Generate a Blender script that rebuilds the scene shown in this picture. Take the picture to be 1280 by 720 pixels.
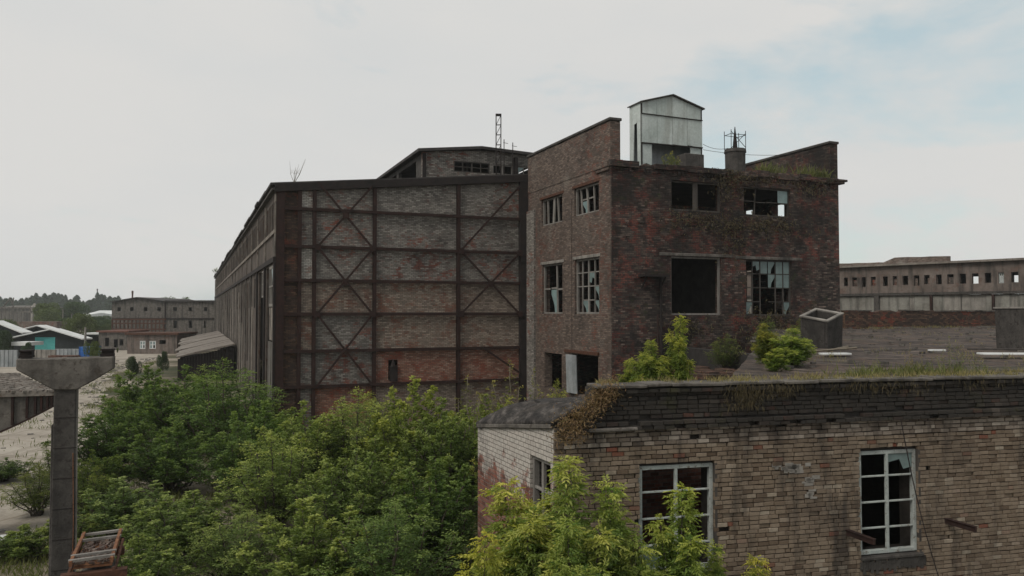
import bpy, math, random
import numpy as np
from mathutils import Vector, noise as mnoise
R = math.radians
random.seed(7); rng = np.random.default_rng(7)
S = bpy.context.scene
for o in list(bpy.data.objects): bpy.data.objects.remove(o)
COL = S.collection

# ------------------------------------------------------------ camera, sky, sun, exposure
H = 6.5                                     # the drone hovers at this height
cam = bpy.data.cameras.new('camera'); co = bpy.data.objects.new('camera', cam); COL.objects.link(co)
co.location = (0, 0, H); co.rotation_euler = (R(90 + 1.77), 0, 0)
cam.sensor_width = 36; cam.lens = 36 * 970 / 1280; cam.clip_end = 9000; cam.clip_start = .05
S.camera = co
S.view_settings.view_transform = 'Standard'; S.view_settings.look = 'None'
S.view_settings.exposure = 0; S.view_settings.gamma = 1
SUN_EL, SUN_AZ = 50, 226                    # azimuth clockwise from +Y: behind the camera, to the left
w = bpy.data.worlds.new('World'); S.world = w; w.use_nodes = True
nt = w.node_tree; nt.nodes.clear()
def wn(t, **k):
    n = nt.nodes.new(t)
    for a, b in k.items(): setattr(n, a, b)
    return n
sky = wn('ShaderNodeTexSky', sky_type='NISHITA', sun_disc=False, sun_elevation=R(SUN_EL), sun_rotation=R(SUN_AZ))
sky.dust_density = 1.5
tc = wn('ShaderNodeTexCoord')
mp = wn('ShaderNodeMapping'); mp.inputs['Scale'].default_value = (1, 1, 2.6); mp.inputs['Location'].default_value = (.35, .1, .2)
n1 = wn('ShaderNodeTexNoise'); n1.inputs['Scale'].default_value = 2.1; n1.inputs['Detail'].default_value = 8; n1.inputs['Roughness'].default_value = .58; n1.inputs['Distortion'].default_value = .3
r1 = wn('ShaderNodeValToRGB'); r1.color_ramp.elements[0].position = .35; r1.color_ramp.elements[1].position = .475
r1.color_ramp.elements[0].color = (.12, .12, .12, 1); r1.color_ramp.elements[1].color = (1, 1, 1, 1)
n2 = wn('ShaderNodeTexNoise'); n2.inputs['Scale'].default_value = 3.5; n2.inputs['Detail'].default_value = 5
r2 = wn('ShaderNodeValToRGB'); r2.color_ramp.elements[0].position = .3; r2.color_ramp.elements[1].position = .6
r2.color_ramp.elements[0].color = (6.55, 6.65, 6.6, 1); r2.color_ramp.elements[1].color = (6.95, 6.9, 6.72, 1)
mx = wn('ShaderNodeMix', data_type='RGBA'); sc_ = wn('ShaderNodeMix', data_type='RGBA', blend_type='MULTIPLY'); sc_.inputs[0].default_value = 1
sc_.inputs[7].default_value = (1.9, 1.75, 1.3, 1)
bg = wn('ShaderNodeBackground'); bg.inputs['Strength'].default_value = .1
ou = wn('ShaderNodeOutputWorld'); L = nt.links.new
L(tc.outputs['Generated'], mp.inputs[0]); L(mp.outputs[0], n1.inputs['Vector']); L(mp.outputs[0], n2.inputs['Vector'])
L(n1.outputs['Fac'], r1.inputs[0]); L(n2.outputs['Fac'], r2.inputs[0])
sk2 = wn('ShaderNodeMix', data_type='RGBA'); sk2.inputs[0].default_value = .72; sk2.inputs[7].default_value = (4.9, 6.1, 6.55, 1)
L(sky.outputs[0], sc_.inputs[6]); L(r1.outputs[0], mx.inputs[0]); L(sc_.outputs[2], sk2.inputs[6]); L(sk2.outputs[2], mx.inputs[6]); L(r2.outputs[0], mx.inputs[7])
L(mx.outputs[2], bg.inputs['Color']); L(bg.outputs[0], ou.inputs['Surface'])
sd = bpy.data.lights.new('sun', 'SUN'); sd.energy = 2.1; sd.angle = R(24); sd.color = (1, .94, .85)
so = bpy.data.objects.new('sun', sd); COL.objects.link(so)
az = R(SUN_AZ); d = Vector((math.sin(az) * math.cos(R(SUN_EL)), math.cos(az) * math.cos(R(SUN_EL)), math.sin(R(SUN_EL))))
so.rotation_euler = (-d).to_track_quat('-Z', 'Y').to_euler(); so.location = (-30, -30, 60)

# ------------------------------------------------------------ helpers
class NT:
    """terse node graph writer"""
    def __init__(s, name):
        s.m = bpy.data.materials.new(name); s.m.use_nodes = True; s.t = s.m.node_tree
        s.b = s.t.nodes['Principled BSDF']; s.b.inputs['Specular IOR Level'].default_value = .25
        s.out = s.t.nodes['Material Output']
    def n(s, t, ins=None, out=0, **k):
        x = s.t.nodes.new('ShaderNode' + t)
        for a, b in k.items(): setattr(x, a, b)
        for i, v in (ins or {}).items():
            if isinstance(v, bpy.types.NodeSocket): s.t.links.new(v, x.inputs[i])
            else: x.inputs[i].default_value = v
        return x.outputs[out]
    def math(s, op, a, b=0, c=0, clamp=False): return s.n('Math', {0: a, 1: b, 2: c}, operation=op, use_clamp=clamp)
    def mix(s, f, a, b, bt='MIX'): return s.n('Mix', {0: f, 6: a, 7: b}, out=2, data_type='RGBA', blend_type=bt)
    def ramp(s, f, st, interp='LINEAR'):
        x = s.t.nodes.new('ShaderNodeValToRGB'); s.t.links.new(f, x.inputs[0]); cr = x.color_ramp; cr.interpolation = interp
        while len(cr.elements) < len(st): cr.elements.new(.5)
        for e, (p, c) in zip(cr.elements, st):
            e.position = p; e.color = (*c, 1) if not isinstance(c, (int, float)) else (c, c, c, 1)
        return x.outputs[0]
    def pos(s): return s.n('NewGeometry')
    def noise(s, scale, detail=6, rough=.55, vec=None, sc=None, dist=0, loc=(0, 0, 0)):
        v = vec or s.pos()
        if sc or any(loc): v = s.n('Mapping', {0: v, 'Scale': sc or (1, 1, 1), 'Location': loc})
        return s.n('TexNoise', {'Vector': v, 'Scale': scale, 'Detail': detail, 'Roughness': rough, 'Distortion': dist})
    def bump(s, h, strength=.5, dist=.02):
        s.t.links.new(s.n('Bump', {'Height': h, 'Strength': strength, 'Distance': dist}), s.b.inputs['Normal'])
    def col(s, c):
        if isinstance(c, bpy.types.NodeSocket): s.t.links.new(c, s.b.inputs['Base Color'])
        else: s.b.inputs['Base Color'].default_value = (*c, 1)
    def rough(s, v): s.b.inputs['Roughness'].default_value = v

def c4(c): return (*c, 1)

class MB:
    def __init__(s): s.v = []; s.f = []; s.nv = 0; s.tint = []
    def add(s, vs, fs, tint=0.):
        b = s.nv
        s.v.extend([tuple(p) for p in vs]); s.nv += len(vs)
        s.f.extend([tuple(i + b for i in f) for f in fs]); s.tint.extend([tint] * len(vs)); return s
    def obox(s, o, a, b, c, tint=0.):
        o, a, b, c = map(Vector, (o, a, b, c))
        if a.cross(b).dot(c) < 0: a, b = b, a
        p = [o, o + a, o + a + b, o + b]; p += [q + c for q in p]
        return s.add(p, [(3, 2, 1, 0), (4, 5, 6, 7), (0, 1, 5, 4), (1, 2, 6, 5), (2, 3, 7, 6), (3, 0, 4, 7)], tint)
    def box(s, c, d, rz=0, tint=0.):
        cx, sx = math.cos(rz), math.sin(rz); a = Vector((cx, sx, 0)) * d[0]; b = Vector((-sx, cx, 0)) * d[1]; h = Vector((0, 0, d[2]))
        return s.obox(Vector(c) - a / 2 - b / 2 - h / 2, a, b, h, tint)
    def bar(s, p, q, w, h=None, up=(0, 0, 1)):
        p, q = Vector(p), Vector(q); d = q - p; t = d.normalized(); up = Vector(up)
        if abs(t.dot(up)) > .97: up = Vector((1, 0, 0))
        x = t.cross(up).normalized(); y = x.cross(t).normalized(); h = h or w
        return s.obox(p - x * w / 2 - y * h / 2, x * w, y * h, d)
    def ibeam(s, p, q, w, h, out):
        """rolled section: web + two flanges, flanges facing along 'out'"""
        p, q, out = Vector(p), Vector(q), Vector(out).normalized(); t = (q - p).normalized(); x = t.cross(out).normalized(); tf = .03
        s.obox(p - x * w / 2 - out * h / 2, x * w, out * tf, q - p); s.obox(p - x * w / 2 + out * (h / 2 - tf), x * w, out * tf, q - p)
        s.obox(p - x * .012 - out * (h / 2 - tf), x * .024, out * (h - 2 * tf), q - p); return s
    def tube(s, pts, rad, n=6):
        pts = [Vector(p) for p in pts]; vs = []; fs = []
        for i, p in enumerate(pts):
            t = (pts[min(i + 1, len(pts) - 1)] - pts[max(i - 1, 0)]).normalized()
            x = t.cross(Vector((0, 0, 1)) if abs(t.z) < .95 else Vector((1, 0, 0))).normalized(); y = t.cross(x)
            r = rad[i] if hasattr(rad, '__len__') else rad
            for k in range(n):
                a = 2 * math.pi * k / n; vs.append(p + x * r * math.cos(a) + y * r * math.sin(a))
        for i in range(len(pts) - 1):
            for k in range(n):
                a, b = i * n + k, i * n + (k + 1) % n; fs.append((a, b, b + n, a + n))
        fs += [tuple(range(n))[::-1], tuple(range((len(pts) - 1) * n, len(pts) * n))]
        return s.add(vs, fs)
    def prism(s, poly, ext):
        """closed polygon of 3D points pushed along ext"""
        n = len(poly); e = Vector(ext); p = [Vector(q) for q in poly]
        return s.add(p + [q + e for q in p], [tuple(range(n))[::-1], tuple(range(n, 2 * n))] + [(i, (i + 1) % n, (i + 1) % n + n, i + n) for i in range(n)])
    def build(s, name, mat, parent=None, uv=True, bevel=0, smooth=False):
        me = bpy.data.meshes.new(name)
        base = Vector(parent_loc(parent))
        me.from_pydata([(p[0] - base.x, p[1] - base.y, p[2] - base.z) for p in s.v], [], s.f); me.update()
        if uv and len(me.loops):
            u = me.uv_layers.new(name='UVMap'); co_ = np.array(s.v); dat = np.zeros((len(me.loops), 2), 'f')
            li = np.zeros(len(me.loops), 'i'); me.loops.foreach_get('vertex_index', li)
            nr = np.zeros(len(me.polygons) * 3); me.polygons.foreach_get('normal', nr); nr = nr.reshape(-1, 3)
            ls = np.zeros(len(me.polygons), 'i'); lt = np.zeros(len(me.polygons), 'i')
            me.polygons.foreach_get('loop_start', ls); me.polygons.foreach_get('loop_total', lt)
            pn = np.repeat(nr, lt, 0); P = co_[li]
            tl = np.hypot(pn[:, 0], pn[:, 1]) + 1e-9; flat = np.abs(pn[:, 2]) > .8
            dat[:, 0] = np.where(flat, P[:, 0], (-pn[:, 1] * P[:, 0] + pn[:, 0] * P[:, 1]) / tl)
            dat[:, 1] = np.where(flat, P[:, 1], P[:, 2]); u.data.foreach_set('uv', dat.ravel())
        if any(s.tint):
            at = me.attributes.new('tint', 'FLOAT', 'POINT'); at.data.foreach_set('value', s.tint)
        o = bpy.data.objects.new(name, me); COL.objects.link(o); me.materials.append(mat)
        if parent: o.parent = parent
        if smooth: me.polygons.foreach_set('use_smooth', [True] * len(me.polygons))
        if bevel:
            b = o.modifiers.new('bevel', 'BEVEL'); b.width = bevel; b.segments = 1; b.limit_method = 'ANGLE'
        return o
def parent_loc(p):
    v = Vector((0, 0, 0))
    while p: v += Vector(p.location); p = p.parent
    return v
def tag(o, label=None, cat=None, group=None, kind=None):
    if label: o['label'] = label
    if cat: o['category'] = cat
    if group: o['group'] = group
    if kind: o['kind'] = kind
    return o
def thing(name, label, cat, loc=(0, 0, 0), group=None):
    o = bpy.data.objects.new(name, None); COL.objects.link(o); o.location = loc; o.empty_display_size = .3
    return tag(o, label, cat, group)
def dup(o, loc=None, rz=None, sc=None, label=None, tint=None, parent=None):
    c = o.copy(); COL.objects.link(c)
    if parent: c.parent = parent
    if loc is not None: c.location = loc
    if rz is not None: c.rotation_euler = (0, 0, rz)
    if sc is not None: c.scale = sc
    if label: c['label'] = label
    if tint: c.color = tint
    for ch in list(o.children):
        dup(ch, parent=c, tint=tint)
    return c
def W(px, py, d): return Vector(((px - 640) / 970 * d, d, H + (390 - py) / 970 * d))
def G(px, d): return Vector(((px - 640) / 970 * d, d, 0))
def zz(py, d): return H + (390 - py) / 970 * d

# two plan frames: the works (U,V) and the workshop in front (UF)
U = Vector((.925, .380, 0)); V = Vector((-.3805, .9248, 0)); UP = Vector((0, 0, 1))
UF = Vector((.970, .2437, 0)); VF = Vector((-.2437, .970, 0))

def wall(mb, o, d, nrm, length, z0, z1, th, holes=(), rag=0, step=.45, seed=0):
    """upright wall panel from o along d, outer face at o, thickness th along nrm (inwards); z1 may be a function of distance; rag = crumbled top"""
    o, d, nrm = Vector(o), Vector(d), Vector(nrm); zf = z1 if callable(z1) else (lambda a: z1); rr = random.Random(seed)
    xs = {0, length}; zs = {z0}
    for h in holes: xs |= {max(0, h[0]), min(length, h[1])}; zs |= {h[2], h[3]}
    if rag:
        k = step
        while k < length: 
            if all(abs(k - x) > .12 for x in xs): xs.add(k)
            k += step * rr.uniform(.5, 1.5)
    xs = sorted(xs); zs = sorted(zs); top = {x: zf(x) - (rr.random() ** 2 * rag) for x in xs}
    nz = len(zs); cell = {}
    for i in range(len(xs) - 1):
        for j in range(nz):
            cx = (xs[i] + xs[i + 1]) / 2; cz = (zs[j] + (zs[j + 1] if j + 1 < nz else min(top[xs[i]], top[xs[i + 1]]))) / 2
            cell[i, j] = not any(h[0] < cx < h[1] and h[2] < cz < h[3] for h in holes)
    P = lambda i, j, k: o + d * xs[i] + nrm * (th * k) + UP * (zs[j] if j < nz else top[xs[i]])
    idx = {}; vs = []; fs = []
    def vi(i, j, k):
        if (i, j, k) not in idx: idx[i, j, k] = len(vs); vs.append(P(i, j, k))
        return idx[i, j, k]
    flip = d.cross(nrm).z < 0
    def q(*a):
        f = tuple(vi(*t) for t in a); fs.append(f[::-1] if flip else f)
    for (i, j), solid in cell.items():
        if not solid: continue
        q((i, j, 0), (i + 1, j, 0), (i + 1, j + 1, 0), (i, j + 1, 0)); q((i, j, 1), (i, j + 1, 1), (i + 1, j + 1, 1), (i + 1, j, 1))
        if not cell.get((i - 1, j)): q((i, j, 0), (i, j + 1, 0), (i, j + 1, 1), (i, j, 1))
        if not cell.get((i + 1, j)): q((i + 1, j, 0), (i + 1, j, 1), (i + 1, j + 1, 1), (i + 1, j + 1, 0))
        if not cell.get((i, j - 1)): q((i, j, 0), (i, j, 1), (i + 1, j, 1), (i + 1, j, 0))
        if not cell.get((i, j + 1)): q((i, j + 1, 0), (i + 1, j + 1, 0), (i + 1, j + 1, 1), (i, j + 1, 1))
    mb.add(vs, fs); return mb

# ------------------------------------------------------------ materials
def brick_mat(name, bw, bh, stops, mortar, soot=.5, red=0., pale=0., mort=.01, wash=None, seed=0, soot_col=(.025, .023, .022), red_col=(.24, .06, .035), pale_col=(.36, .34, .31), moss=0., bump=.6):
    m = NT(name); uv = m.n('UVMap'); loc = (seed * 3.7, seed * 1.3, seed * 2.1)
    dn = m.n('TexNoise', {'Vector': uv, 'Scale': 9., 'Detail': 2.}, out=1)
    dv = m.n('VectorMath', {0: dn, 1: (.5, .5, .5)}, operation='SUBTRACT'); dv = m.n('VectorMath', {0: dv, 'Scale': .008}, operation='SCALE')
    uv2 = m.n('VectorMath', {0: uv, 1: dv}, operation='ADD'); sp = m.t.nodes.new('ShaderNodeSeparateXYZ'); m.t.links.new(uv2, sp.inputs[0])
    vv = m.math('DIVIDE', sp.outputs[1], bh); row = m.math('FLOOR', vv)
    uu = m.math('ADD', m.math('DIVIDE', sp.outputs[0], bw), m.math('MULTIPLY', m.math('MODULO', row, 2), .5)); col = m.math('FLOOR', uu)
    fx = m.math('FRACT', uu); fy = m.math('FRACT', vv)
    ex = m.math('MULTIPLY', m.math('MINIMUM', fx, m.math('SUBTRACT', 1, fx)), bw); ey = m.math('MULTIPLY', m.math('MINIMUM', fy, m.math('SUBTRACT', 1, fy)), bh)
    e = m.math('MINIMUM', ex, ey); mask = m.n('MapRange', {0: e, 1: mort * .35, 2: mort, 3: 0., 4: 1.})
    cid = m.n('CombineXYZ', {0: col, 1: row, 2: float(seed)}); wn_ = m.n('TexWhiteNoise', {0: cid}, noise_dimensions='3D')
    c = m.ramp(wn_, stops)
    wn2 = m.n('TexWhiteNoise', {0: m.n('VectorMath', {0: cid, 1: (31.3, 11.7, 5.1)}, operation='ADD')}, noise_dimensions='3D')
    def patch(scale, lo, hi, amt, sc=None, k=0):
        f = m.noise(scale, 7, .62, loc=(loc[0] + k * 7.3, loc[1] + k, loc[2]), sc=sc)
        f = m.math('ADD', f, m.math('MULTIPLY', m.math('SUBTRACT', wn2, .5), .12))
        return m.n('MapRange', {0: f, 1: lo, 2: hi, 3: 0., 4: amt})
    if red: c = m.mix(m.math('MULTIPLY', patch(.22, .5 - .1 * red, .62 - .1 * red, 1, k=11), patch(1.9, .5 - .05 * red, .6, .9)), c, c4(red_col))
    if pale: c = m.mix(patch(.6, .64 - .2 * pale, .74 - .12 * pale, min(.9, .4 + pale), k=2), c, c4(pale_col))
    if wash:
        z_ = m.t.nodes.new('ShaderNodeSeparateXYZ'); m.t.links.new(m.pos(), z_.inputs[0])
        k_ = m.math('ADD', z_.outputs[2], m.math('MULTIPLY', m.math('SUBTRACT', m.noise(2.6, 9, .72, loc=(2, 2, 5)), .5), 4.2)); k_ = m.math('ADD', k_, m.math('MULTIPLY', m.math('SUBTRACT', wn2, .5), .25))
        wf_ = m.n('MapRange', {0: k_, 1: wash[0], 2: wash[1], 3: 0., 4: .85}); c = m.mix(wf_, c, c4(pale_col)); mortar = [x * 1.1 for x in mortar]
    mc = m.mix(m.noise(5), c4(mortar), c4([x * 1.6 for x in mortar])); c = m.mix(mask, mc, c)
    if soot:
        c = m.mix(patch(.4, .62 - .25 * soot, .78 - .15 * soot, .55 + .35 * soot, k=3), c, c4(soot_col))
        c = m.mix(patch(1.2, .5, .75, .75 * soot, sc=(1, 1, .22), k=5), c, c4(soot_col))
        c = m.mix(patch(1.6, .52, .62, .8 * soot, k=6), c, c4(soot_col))
    if moss: c = m.mix(patch(1.1, .66 - .16 * moss, .76 - .1 * moss, .8, k=8), c, c4((.035, .042, .018)))
    g = m.noise(14, 5, .7); c = m.mix(.55, c, m.ramp(g, [(.25, (.35, .34, .33)), (.75, (1.35, 1.33, 1.3))]), 'MULTIPLY')
    m.col(c); m.rough(.93)
    h = m.math('ADD', m.math('MULTIPLY', mask, .6), m.math('ADD', m.math('MULTIPLY', g, .3), m.math('MULTIPLY', wn2, .25)))
    m.bump(h, bump, .025); return m.m

def rough_mat(name, a, b, scale=1.5, streak=0., spots=None, bump=.4, rough=.9, metal=0, sc=None, dist=.02, st_col=(.03, .028, .026)):
    m = NT(name); f = m.noise(scale, 9, .62, sc=sc, dist=.4)
    c = m.ramp(f, [(.3, a), (.7, b)])
    if streak: c = m.mix(m.n('MapRange', {0: m.noise(2.2, 6, .6, sc=(1, 1, .12)), 1: .48, 2: .66, 3: 0., 4: streak}), c, c4(st_col))
    if spots: c = m.mix(m.n('MapRange', {0: m.noise(scale * 2.3, 8, .7, loc=(4, 2, 9)), 1: .55, 2: .63, 3: 0., 4: .9}), c, c4(spots))
    g = m.noise(scale * 9, 6, .7); c = m.mix(.4, c, m.ramp(g, [(.25, .4), (.75, 1.3)]), 'MULTIPLY')
    m.col(c); m.rough(rough); m.b.inputs['Metallic'].default_value = metal
    m.bump(m.math('ADD', g, f), bump, dist); return m.m

M = {}
M['tower_front'] = brick_mat('tower_front_brick', .26, .09, [(0, (.03, .025, .022)), (.4, (.075, .058, .05)), (.9, (.12, .088, .074)), (1, (.22, .17, .145))], (.036, .032, .03), soot=.9, soot_col=(.014, .013, .012), red=1., seed=1, red_col=(.2, .05, .034), moss=.3, mort=.016, pale=.05)
M['tower_side'] = brick_mat('tower_side_brick', .26, .09, [(0, (.075, .055, .045)), (.5, (.12, .09, .074)), (1, (.19, .145, .12))], (.065, .056, .05), mort=.016, soot=.3, red=.25, pale=.35, seed=2, red_col=(.16, .06, .04), pale_col=(.2, .175, .15))  # lighter than the front: side light partly put into the brick colour
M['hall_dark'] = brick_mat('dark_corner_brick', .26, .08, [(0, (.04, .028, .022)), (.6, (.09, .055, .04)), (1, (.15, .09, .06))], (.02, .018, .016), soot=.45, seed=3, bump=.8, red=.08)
M['panel_grey'] = brick_mat('grey_infill_brick', .26, .09, [(0, (.13, .12, .108)), (.5, (.215, .2, .182)), (1, (.31, .29, .265))], (.07, .064, .058), mort=.016, soot=.3, seed=4, pale=.25, red=.08, pale_col=(.2, .19, .175))
M['panel_brown'] = brick_mat('brown_infill_brick', .26, .09, [(0, (.15, .12, .097)), (.5, (.25, .2, .162)), (1, (.35, .29, .24))], (.075, .066, .058), mort=.016, soot=.15, red=.35, seed=5, pale=.2, red_col=(.2, .08, .05), pale_col=(.26, .22, .18))
M['panel_red'] = brick_mat('red_infill_brick', .26, .09, [(0, (.17, .085, .06)), (.5, (.28, .14, .1)), (1, (.36, .24, .19))], (.075, .06, .05), mort=.018, soot=.15, red=.7, seed=6, pale=.2, red_col=(.24, .055, .03))
M['panel_pale'] = brick_mat('pale_pier_brick', .26, .09, [(0, (.32, .3, .27)), (.5, (.46, .435, .4)), (1, (.6, .57, .53))], (.1, .095, .085), mort=.018, soot=.12, seed=7, red=.1)
M['whitewash'] = brick_mat('whitewashed_brick', .24, .093, [(0, (.09, .04, .03)), (.5, (.18, .075, .055)), (1, (.25, .15, .12))], (.1, .09, .08), soot=.12, red=.5, pale=0, wash=(2.9, 3.3), seed=8, pale_col=(.46, .445, .41), red_col=(.22, .07, .045))
M['far_brick'] = brick_mat('far_brick', .26, .09, [(0, (.09, .066, .056)), (.5, (.14, .105, .088)), (1, (.21, .165, .14))], (.1, .09, .08), soot=.35, red=.15, seed=9, pale=.3)
M['backing'] = rough_mat('old_mortar', (.02, .017, .015), (.045, .038, .033), 6)  # mortar near black: joint shadow is partly put into its colour
M['backing_dark'] = rough_mat('blackened_mortar', (.025, .022, .02), (.05, .045, .04), 6)
M['steel'] = rough_mat('rusted_steel', (.014, .009, .008), (.042, .02, .016), 3, bump=.3, spots=(.03, .02, .018))
M['steel_black'] = rough_mat('black_steel', (.012, .011, .011), (.03, .022, .02), 3, bump=.3)
M['rust'] = rough_mat('orange_rust', (.12, .05, .028), (.24, .12, .06), 9, bump=.5, spots=(.05, .02, .014))
M['rust_dark'] = rough_mat('dark_rust', (.04, .02, .015), (.11, .05, .03), 9, bump=.5)
M['concrete'] = rough_mat('stained_concrete', (.07, .063, .056), (.17, .155, .138), 2.2, streak=.8, bump=.9, spots=(.06, .05, .042))
M['concrete_dark'] = rough_mat('dark_concrete', (.035, .032, .03), (.09, .082, .075), 2.6, streak=.7, bump=.9, spots=(.03, .026, .023))
M['concrete_pale'] = rough_mat('pale_concrete', (.16, .15, .135), (.28, .26, .235), 1.2, streak=.5, bump=.5)
M['facade'] = rough_mat('streaked_facade_panel', (.045, .035, .029), (.12, .1, .085), .9, streak=.95, bump=.6, spots=(.055, .028, .018))
M['facade_pale'] = rough_mat('pale_facade_panel', (.1, .085, .07), (.3, .27, .235), 1.1, streak=.9, bump=.6, spots=(.07, .04, .028))
M['roof'] = rough_mat('bitumen_roof', (.028, .026, .026), (.07, .063, .06), 1.3, bump=.6)
M['old_roof'] = rough_mat('weathered_roof', (.13, .115, .1), (.24, .215, .19), 1.3, streak=0, bump=.7, spots=(.09, .06, .045))
M['interior'] = rough_mat('dark_interior', (.02, .019, .018), (.045, .04, .038), 2)  # very dark colour for inner walls, floors and slabs
M['paint_pale'] = rough_mat('peeling_grey_paint', (.26, .29, .28), (.42, .45, .43), 5, bump=.4, spots=(.14, .12, .1), st_col=(.15, .13, .12), streak=.4)
M['wood_grey'] = rough_mat('grey_wood', (.12, .11, .1), (.26, .245, .225), 4, sc=(1, 1, .2), bump=.5)
M['wood_dark'] = rough_mat('dark_wood', (.03, .027, .025), (.08, .07, .062), 4, sc=(1, 1, .2), bump=.5)
M['ground'] = None

def ground_mat():
    m = NT('yard_earth'); f = m.noise(.12, 10, .6); g = m.noise(2.5, 8, .7); k = m.noise(.5, 6, .6, loc=(7, 3, 0))
    c = m.ramp(f, [(.36, (.035, .045, .018)), (.47, (.075, .07, .04)), (.56, (.2, .17, .13)), (.7, (.3, .27, .22))])
    c = m.mix(.5, c, m.ramp(g, [(.3, .45), (.7, 1.35)]), 'MULTIPLY'); m.col(c); m.rough(.97); m.bump(g, .5, .05); return m.m
def road_mat():
    m = NT('dusty_concrete_road'); f = m.noise(.25, 9, .6, dist=.6); g = m.noise(7, 8, .7)
    sl = m.n('TexBrick', {'Vector': m.n('Mapping', {0: m.pos(), 'Rotation': (0, 0, R(22.4))}), 'Color1': (1, 1, 1, 1), 'Color2': (.86, .86, .86, 1), 'Mortar': (.55, .5, .42, 1), 'Scale': 1., 'Mortar Size': .04, 'Brick Width': 6., 'Row Height': 3.})
    c = m.ramp(f, [(.3, (.2, .175, .14)), (.5, (.34, .305, .26)), (.7, (.42, .385, .33))])
    c = m.mix(.8, c, sl, 'MULTIPLY'); c = m.mix(.4, c, m.ramp(g, [(.3, .55), (.7, 1.25)]), 'MULTIPLY')
    dk_ = m.n('MapRange', {0: m.noise(.9, 9, .68, loc=(3, 1, 0)), 1: .52, 2: .64, 3: 0., 4: .6}); c = m.mix(dk_, c, (.13, .11, .085, 1)); tr_ = m.noise(1.6, 6, .6, vec=m.n('Mapping', {0: m.pos(), 'Rotation': (0, 0, R(-22.4)), 'Scale': (1.4, .06, 1)})); c = m.mix(m.n('MapRange', {0: tr_, 1: .54, 2: .62, 3: 0., 4: .4}), c, (.16, .135, .105, 1))
    m.col(c); m.rough(.95); m.bump(g, .35, .03); return m.m
def felt_mat():
    m = NT('patchy_roof_felt'); f = m.noise(.9, 9, .65, dist=.5); g = m.noise(9, 7, .7)
    st = m.noise(2.2, 7, .65, sc=(.22, 1.7, 1)); p = m.noise(.45, 8, .6, loc=(3, 9, 1))
    c = m.ramp(st, [(.34, (.014, .012, .011)), (.5, (.048, .038, .033)), (.64, (.13, .104, .09))])
    c = m.mix(m.n('MapRange', {0: f, 1: .5, 2: .62, 3: 0., 4: .7}), c, (.11, .075, .055, 1))
    c = m.mix(m.n('MapRange', {0: p, 1: .6, 2: .7, 3: 0., 4: .6}), c, (.05, .055, .03, 1))
    c = m.mix(.5, c, m.ramp(g, [(.3, .4), (.7, 1.4)]), 'MULTIPLY'); m.col(c); m.rough(.95)
    m.bump(m.math('ADD', st, m.math('MULTIPLY', g, .5)), .8, .06); return m.m
def felt_dark_mat():
    m = NT('crumpled_old_felt'); st = m.noise(3, 8, .7, vec=m.n('Mapping', {0: m.pos(), 'Rotation': (0, 0, R(-22.4)), 'Scale': (1.8, .5, 1)})); g = m.noise(10, 7, .7); p = m.noise(1.1, 7, .6)
    c = m.ramp(st, [(.34, (.012, .011, .01)), (.5, (.035, .031, .029)), (.66, (.12, .108, .098))]); c = m.mix(m.n('MapRange', {0: p, 1: .52, 2: .62, 3: 0., 4: .6}), c, (.06, .05, .042, 1))
    m.col(m.mix(.6, c, m.ramp(g, [(.3, .4), (.7, 1.5)]), 'MULTIPLY')); m.rough(.95); m.bump(m.math('ADD', st, m.math('MULTIPLY', g, .4)), 1., .08); return m.m
def brick_geo_mat(name, stops, dark=0., dark_col=(.03, .027, .024)):
    """for bricks that are real blocks: colour from each block's own number"""
    m = NT(name); t = m.n('Attribute', {}, out=2, attribute_name='tint')
    c = m.ramp(t, stops)
    s1 = m.n('MapRange', {0: m.noise(.9, 7, .6), 1: .5, 2: .68, 3: 0., 4: .55}); c = m.mix(s1, c, (.07, .055, .045, 1))
    s2 = m.n('MapRange', {0: m.noise(1.9, 8, .68, sc=(1, 1, .16), loc=(5, 1, 2)), 1: .52, 2: .66, 3: 0., 4: .78}); c = m.mix(s2, c, (.035, .03, .027, 1))
    if dark:
        s3 = m.n('MapRange', {0: m.noise(.7, 8, .65, loc=(1, 8, 2)), 1: .6 - .25 * dark, 2: .7 - .2 * dark, 3: .35 * dark, 4: .92}); c = m.mix(s3, c, c4(dark_col))
        s4 = m.n('MapRange', {0: m.noise(1.1, 8, .65, loc=(9, 3, 4)), 1: .58, 2: .68, 3: 0., 4: .6}); c = m.mix(s4, c, (.05, .05, .022, 1))
    g = m.noise(22, 6, .7); c = m.mix(.5, c, m.ramp(g, [(.25, .45), (.75, 1.35)]), 'MULTIPLY')
    m.col(c); m.rough(.92); m.bump(g, .55, .012); return m.m
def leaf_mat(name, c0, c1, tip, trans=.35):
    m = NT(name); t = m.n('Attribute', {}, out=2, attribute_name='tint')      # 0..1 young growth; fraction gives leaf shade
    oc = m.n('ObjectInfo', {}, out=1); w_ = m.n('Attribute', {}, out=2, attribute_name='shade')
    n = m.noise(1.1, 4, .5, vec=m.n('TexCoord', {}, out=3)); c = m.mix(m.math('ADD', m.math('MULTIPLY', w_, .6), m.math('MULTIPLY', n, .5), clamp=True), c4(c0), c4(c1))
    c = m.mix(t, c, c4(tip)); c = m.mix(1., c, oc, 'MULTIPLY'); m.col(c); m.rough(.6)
    tr = m.n('BsdfTranslucent', {0: m.mix(1., c, (1.15, 1.25, .6, 1), 'MULTIPLY')}); mxs = m.n('MixShader', {0: trans, 1: m.b.outputs[0], 2: tr})
    m.t.links.new(mxs, m.out.inputs[0]); return m.m
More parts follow.
